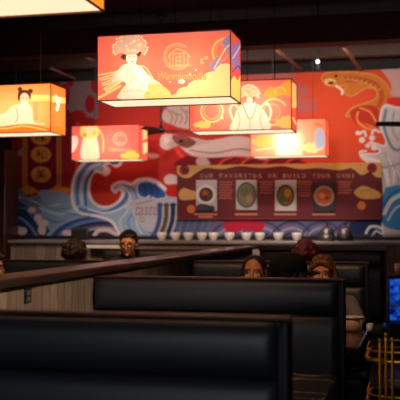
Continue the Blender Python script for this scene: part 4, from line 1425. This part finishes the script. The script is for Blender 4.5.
    he.append((h((0, 0.028 if hair != 'long' else 0.03, 0.032 if hair != 'long' else 0.036)), hr((dict(long=0.092, short=0.084).get(hair, 0.088), 0.094, 0.098 if hair != 'short' else 0.092)), H3))
    if hair == 'curly' or hair == 'wavy':
        for k in range(150 if hair == 'curly' else 70):
            a = r_.random() * 2 * math.pi; b_ = r_.uniform(-0.25, 1.0)
            v = Vector((math.cos(a) * math.sqrt(max(0, 1 - b_ * b_)), math.sin(a) * math.sqrt(max(0, 1 - b_ * b_)), b_))
            if v.y < -0.35 and v.z < 0.55: continue
            rr = r_.uniform(0.013, 0.021)
            he.append((h((v.x * 0.088, 0.028 + v.y * 0.096, 0.032 + v.z * 0.1)), hr((rr, rr, rr))))
    if hair in ('long', 'wavy'):
        for s in (-1, 1):
            for k in range(5):
                a = h((s * 0.078, 0.0 + 0.02 * k, 0.03)); zz = 0.0
                pts = [a]
                for j in range(1, 6):
                    pts.append(h((s * (0.084 + 0.012 * math.sin(j * 1.6 + k) + 0.004 * j), -0.012 + 0.025 * k + 0.006 * math.cos(j * 2), 0.03 - 0.052 * j)))
                for u, v in zip(pts, pts[1:]): hs.append((u, 0.019 * hscale, v, 0.018 * hscale))
        for k in range(5):
            hs.append((h((-0.06 + 0.03 * k, 0.09, 0.0)), 0.03, h((-0.065 + 0.033 * k, 0.085, -0.2)), 0.024))
        if hair == 'wavy': hs.append((h((0.0, -0.072, 0.088)), 0.018 * hscale, h((0.07, -0.045, 0.045)), 0.016 * hscale)); hs.append((h((-0.01, -0.07, 0.09)), 0.018 * hscale, h((-0.07, -0.045, 0.045)), 0.016 * hscale))
    if hair == 'short':
        for k in range(7):
            hs.append((h((-0.06 + 0.02 * k, -0.06 + 0.004 * abs(k - 3), 0.085)), 0.018 * hscale, h((-0.06 + 0.02 * k, 0.02, 0.118 - 0.003 * abs(k - 3) ** 2)), 0.02 * hscale))
        for s in (-1, 1): hs.append((h((s * 0.078, -0.01, 0.04)), 0.014, h((s * 0.08, 0.0, 0.0)), 0.01))
    hme = fuse('hair', hs, he, 0.007, 1 if hair == 'curly' else 2)
    link('hair', hme, mat('hair_strands', srgb(*hairc), 0.45, vary=0.35, scale=60, bump=0.4, bscale=150, spec=0.4), t)
    if cap:
        cm = mat('cap_cloth', srgb(22, 22, 21), 0.85, vary=0.2, scale=40, spec=0.2)
        b = bmesh.new()
        lathe(b, [(0.104, 0.0), (0.106, 0.02), (0.102, 0.05), (0.085, 0.085), (0.055, 0.105), (0.02, 0.113), (0, 0.114), (0, 0.108), (0.05, 0.099), (0.08, 0.08), (0.097, 0.048), (0.1, 0.0), (0.104, 0.0)], seg=32)
        for v in b.verts: v.co = HM @ Vector((v.co.x * 0.97, v.co.y * 1.08 + 0.02, v.co.z + 0.04))
        co_ = obj('cap', b, cm, t, True)
        b = bmesh.new()
        rows = []
        for i in range(6):
            f = i / 5
            row = []
            for j in range(13):
                a = math.radians(-62 + 124 * j / 12)
                rx, ry = 0.099, 0.112 + 0.09 * f * math.cos(a * 0.9)
                row.append(b.verts.new(HM @ Vector((math.sin(a) * rx * (1 + 0.03 * f), 0.02 - math.cos(a) * ry, 0.045 - 0.012 * f - 0.018 * (math.sin(a) ** 2) * f))))
            rows.append(row)
        for A_, B_ in zip(rows, rows[1:]):
            for j in range(12): b.faces.new((A_[j], A_[j + 1], B_[j + 1], B_[j]))
        br = obj('brim', b, cm, co_, True)
        s = br.modifiers.new('s', 'SOLIDIFY'); s.thickness = 0.004
    if glasses:
        b = bmesh.new()
        for s in (-1, 1):
            pts = [h((s * 0.034 + 0.026 * math.cos(a), -0.104, 0.0 + 0.019 * math.sin(a))) for a in np.linspace(0, 2 * math.pi, 20, endpoint=False)]
            tube(b, pts, 0.0045, 6, True)
            tube(b, [h((s * 0.06, -0.103, 0.004)), h((s * 0.082, -0.07, 0.006)), h((s * 0.088, 0.0, 0.004))], 0.0025, 6)
        tube(b, [h((-0.008, -0.106, 0.004)), h((0, -0.112, 0.007)), h((0.008, -0.106, 0.004))], 0.0025, 6)
        obj('glasses', b, M['blackplastic'], t, True)
    return t


def px_x(px, y):
    return at_y(px, 250, y).x


PI = math.pi
# two women facing the camera behind the second booth
person('woman with dark pulled back hair facing the camera, left of the black cap', px_x(254, 6.3), 6.325, 0, 1.255, (196, 128, 84), (38, 24, 20), (40, 38, 42), hair='long', hscale=0.98)
person('woman with long light brown wavy hair and grey sleeves, right of the black cap', px_x(322, 6.3), 6.325, 0, 1.25, (206, 138, 94), (108, 66, 40), (122, 110, 114), hair='wavy', hscale=0.98, arm_out=0.02, pants=(70, 64, 140))
# the one in the black cap, back to the camera, head turned right
person('person in a black baseball cap seen from behind, brim pointing right', px_x(290, 5.0), 4.66, PI, 1.295, (170, 110, 74), (30, 22, 18), (26, 26, 28), hair='short', yaw=math.radians(-66), cap=True, hscale=0.97, lean=0.36)
# maroon hair, further back
person('person with maroon hair seen from behind beyond the black cap', px_x(308, 6.9), 6.71, PI, 1.35, (190, 126, 88), (100, 34, 46), (50, 34, 40), hair='curly', hscale=0.98)
# left of the divider
person('curly haired diner seen from behind, left of the divider before the black speaker', px_x(78, 6.6), 6.55, PI, 1.345, (196, 130, 92), (66, 40, 26), (34, 30, 30), hair='curly', yaw=math.radians(-15))
person('man with short dark hair and black glasses facing the camera, left of the divider', px_x(128, 9.1), 9.165, 0, 1.40, (214, 150, 108), (30, 20, 18), (60, 52, 50), hair='short', glasses=True, tilt=math.radians(12), hscale=1.1)
person('person at the left edge of the photo, only the lit side of the face showing', px_x(-9, 6.1), 6.165, 0, 1.27, (210, 140, 96), (40, 26, 22), (44, 36, 36), hair='short', yaw=math.radians(40))

# ------------------------------------------------------------------ light
def area(name, loc, target, size, energy, col, sizey=None):
    ld = bpy.data.lights.new(name, 'AREA')
    ld.energy = energy; ld.color = col; ld.size = size
    if sizey: ld.shape = 'RECTANGLE'; ld.size_y = sizey
    o = bpy.data.objects.new(name, ld); COL.objects.link(o)
    o.location = loc
    o.rotation_euler = (Vector(target) - Vector(loc)).to_track_quat('-Z', 'Y').to_euler()
    return o


def spot(name, loc, target, energy, col, ang, blend=0.8, r=0.1):
    ld = bpy.data.lights.new(name, 'SPOT')
    ld.energy = energy; ld.color = col; ld.spot_size = math.radians(ang); ld.spot_blend = blend; ld.shadow_soft_size = r
    o = bpy.data.objects.new(name, ld); COL.objects.link(o)
    o.location = loc
    o.rotation_euler = (Vector(target) - Vector(loc)).to_track_quat('-Z', 'Y').to_euler()
    return o


WARM = (1, 0.78, 0.56)
# added strip and fill spots brightening the mural, no fixtures there
area('mural_strip_washer', (-1.9, 10.72, 3.5), (-1.9, 12.0, 2.55), 4.6, 38, (1, 0.84, 0.74), 0.12)
spot('mural_washer', (-0.7, 10.75, 3.45), (-0.8, 12, 2.75), 7, (1, 0.78, 0.58), 100, 1.0)
spot('mural_washer', (-1.2, 8.6, 3.4), (-1.3, 12, 2.1), 110, (1, 0.82, 0.7), 44, 1.0)
spot('mural_washer', (-3.4, 8.6, 3.4), (-3.4, 12, 1.9), 150, (1, 0.88, 0.84), 48, 1.0)
# dim cool fill added behind the camera, no window there
area('window_light', (-0.6, -1.6, 1.9), (-0.9, 4, 1.0), 2.4, 26, (0.9, 0.93, 1.0), 1.4)
# warm fill spots added to brighten the diners and tables from above
spot('table_downlight', (-1.0, 4.2, 4.1), (-0.9, 6.2, 1.0), 170, (1, 0.58, 0.3), 50)
spot('table_downlight', (-2.3, 6.6, 4.1), (-2.8, 8.8, 1.2), 420, (1, 0.6, 0.32), 70)
spot('table_downlight', (-2.2, 5.0, 4.1), (-2.9, 6.2, 1.1), 120, (1, 0.6, 0.32), 50)
spot('table_downlight', (-1.0, 3.4, 4.1), (-1.0, 3.6, 0.8), 40, (1, 0.6, 0.36), 60)
spot('divider_downlight', (0.3, 2.6, 2.3), (-1.6, 4.0, 1.0), 150, (1, 0.8, 0.62), 55)  # added fill spots brightening the divider planks, no fixture there
spot('divider_downlight', (-0.3, 6.5, 3.4), (-1.6, 7.6, 1.1), 180, (1, 0.8, 0.62), 50)
spot('counter_downlight', (-1.7, 9.3, 3.3), (-1.6, 11.5, 1.25), 220, (1, 0.88, 0.8), 50)  # added fill spots brightening the counter and bowls
spot('counter_downlight', (-4.2, 9.4, 3.4), (-4.4, 11.1, 1.1), 90, (1, 0.85, 0.75), 60)

w = bpy.data.worlds.new('room_ambient')
scene.world = w
w.use_nodes = True
w.node_tree.nodes['Background'].inputs['Color'].default_value = (0.5, 0.45, 0.5, 1)
w.node_tree.nodes['Background'].inputs['Strength'].default_value = 0.02

scene.view_settings.view_transform = 'Standard'
scene.view_settings.look = 'None'
scene.view_settings.exposure = 0
scene.cycles.use_denoising = True
scene.cycles.max_bounces = 8
scene.cycles.sample_clamp_indirect = 4
scene.cycles.caustics_reflective = False
scene.cycles.caustics_refractive = False
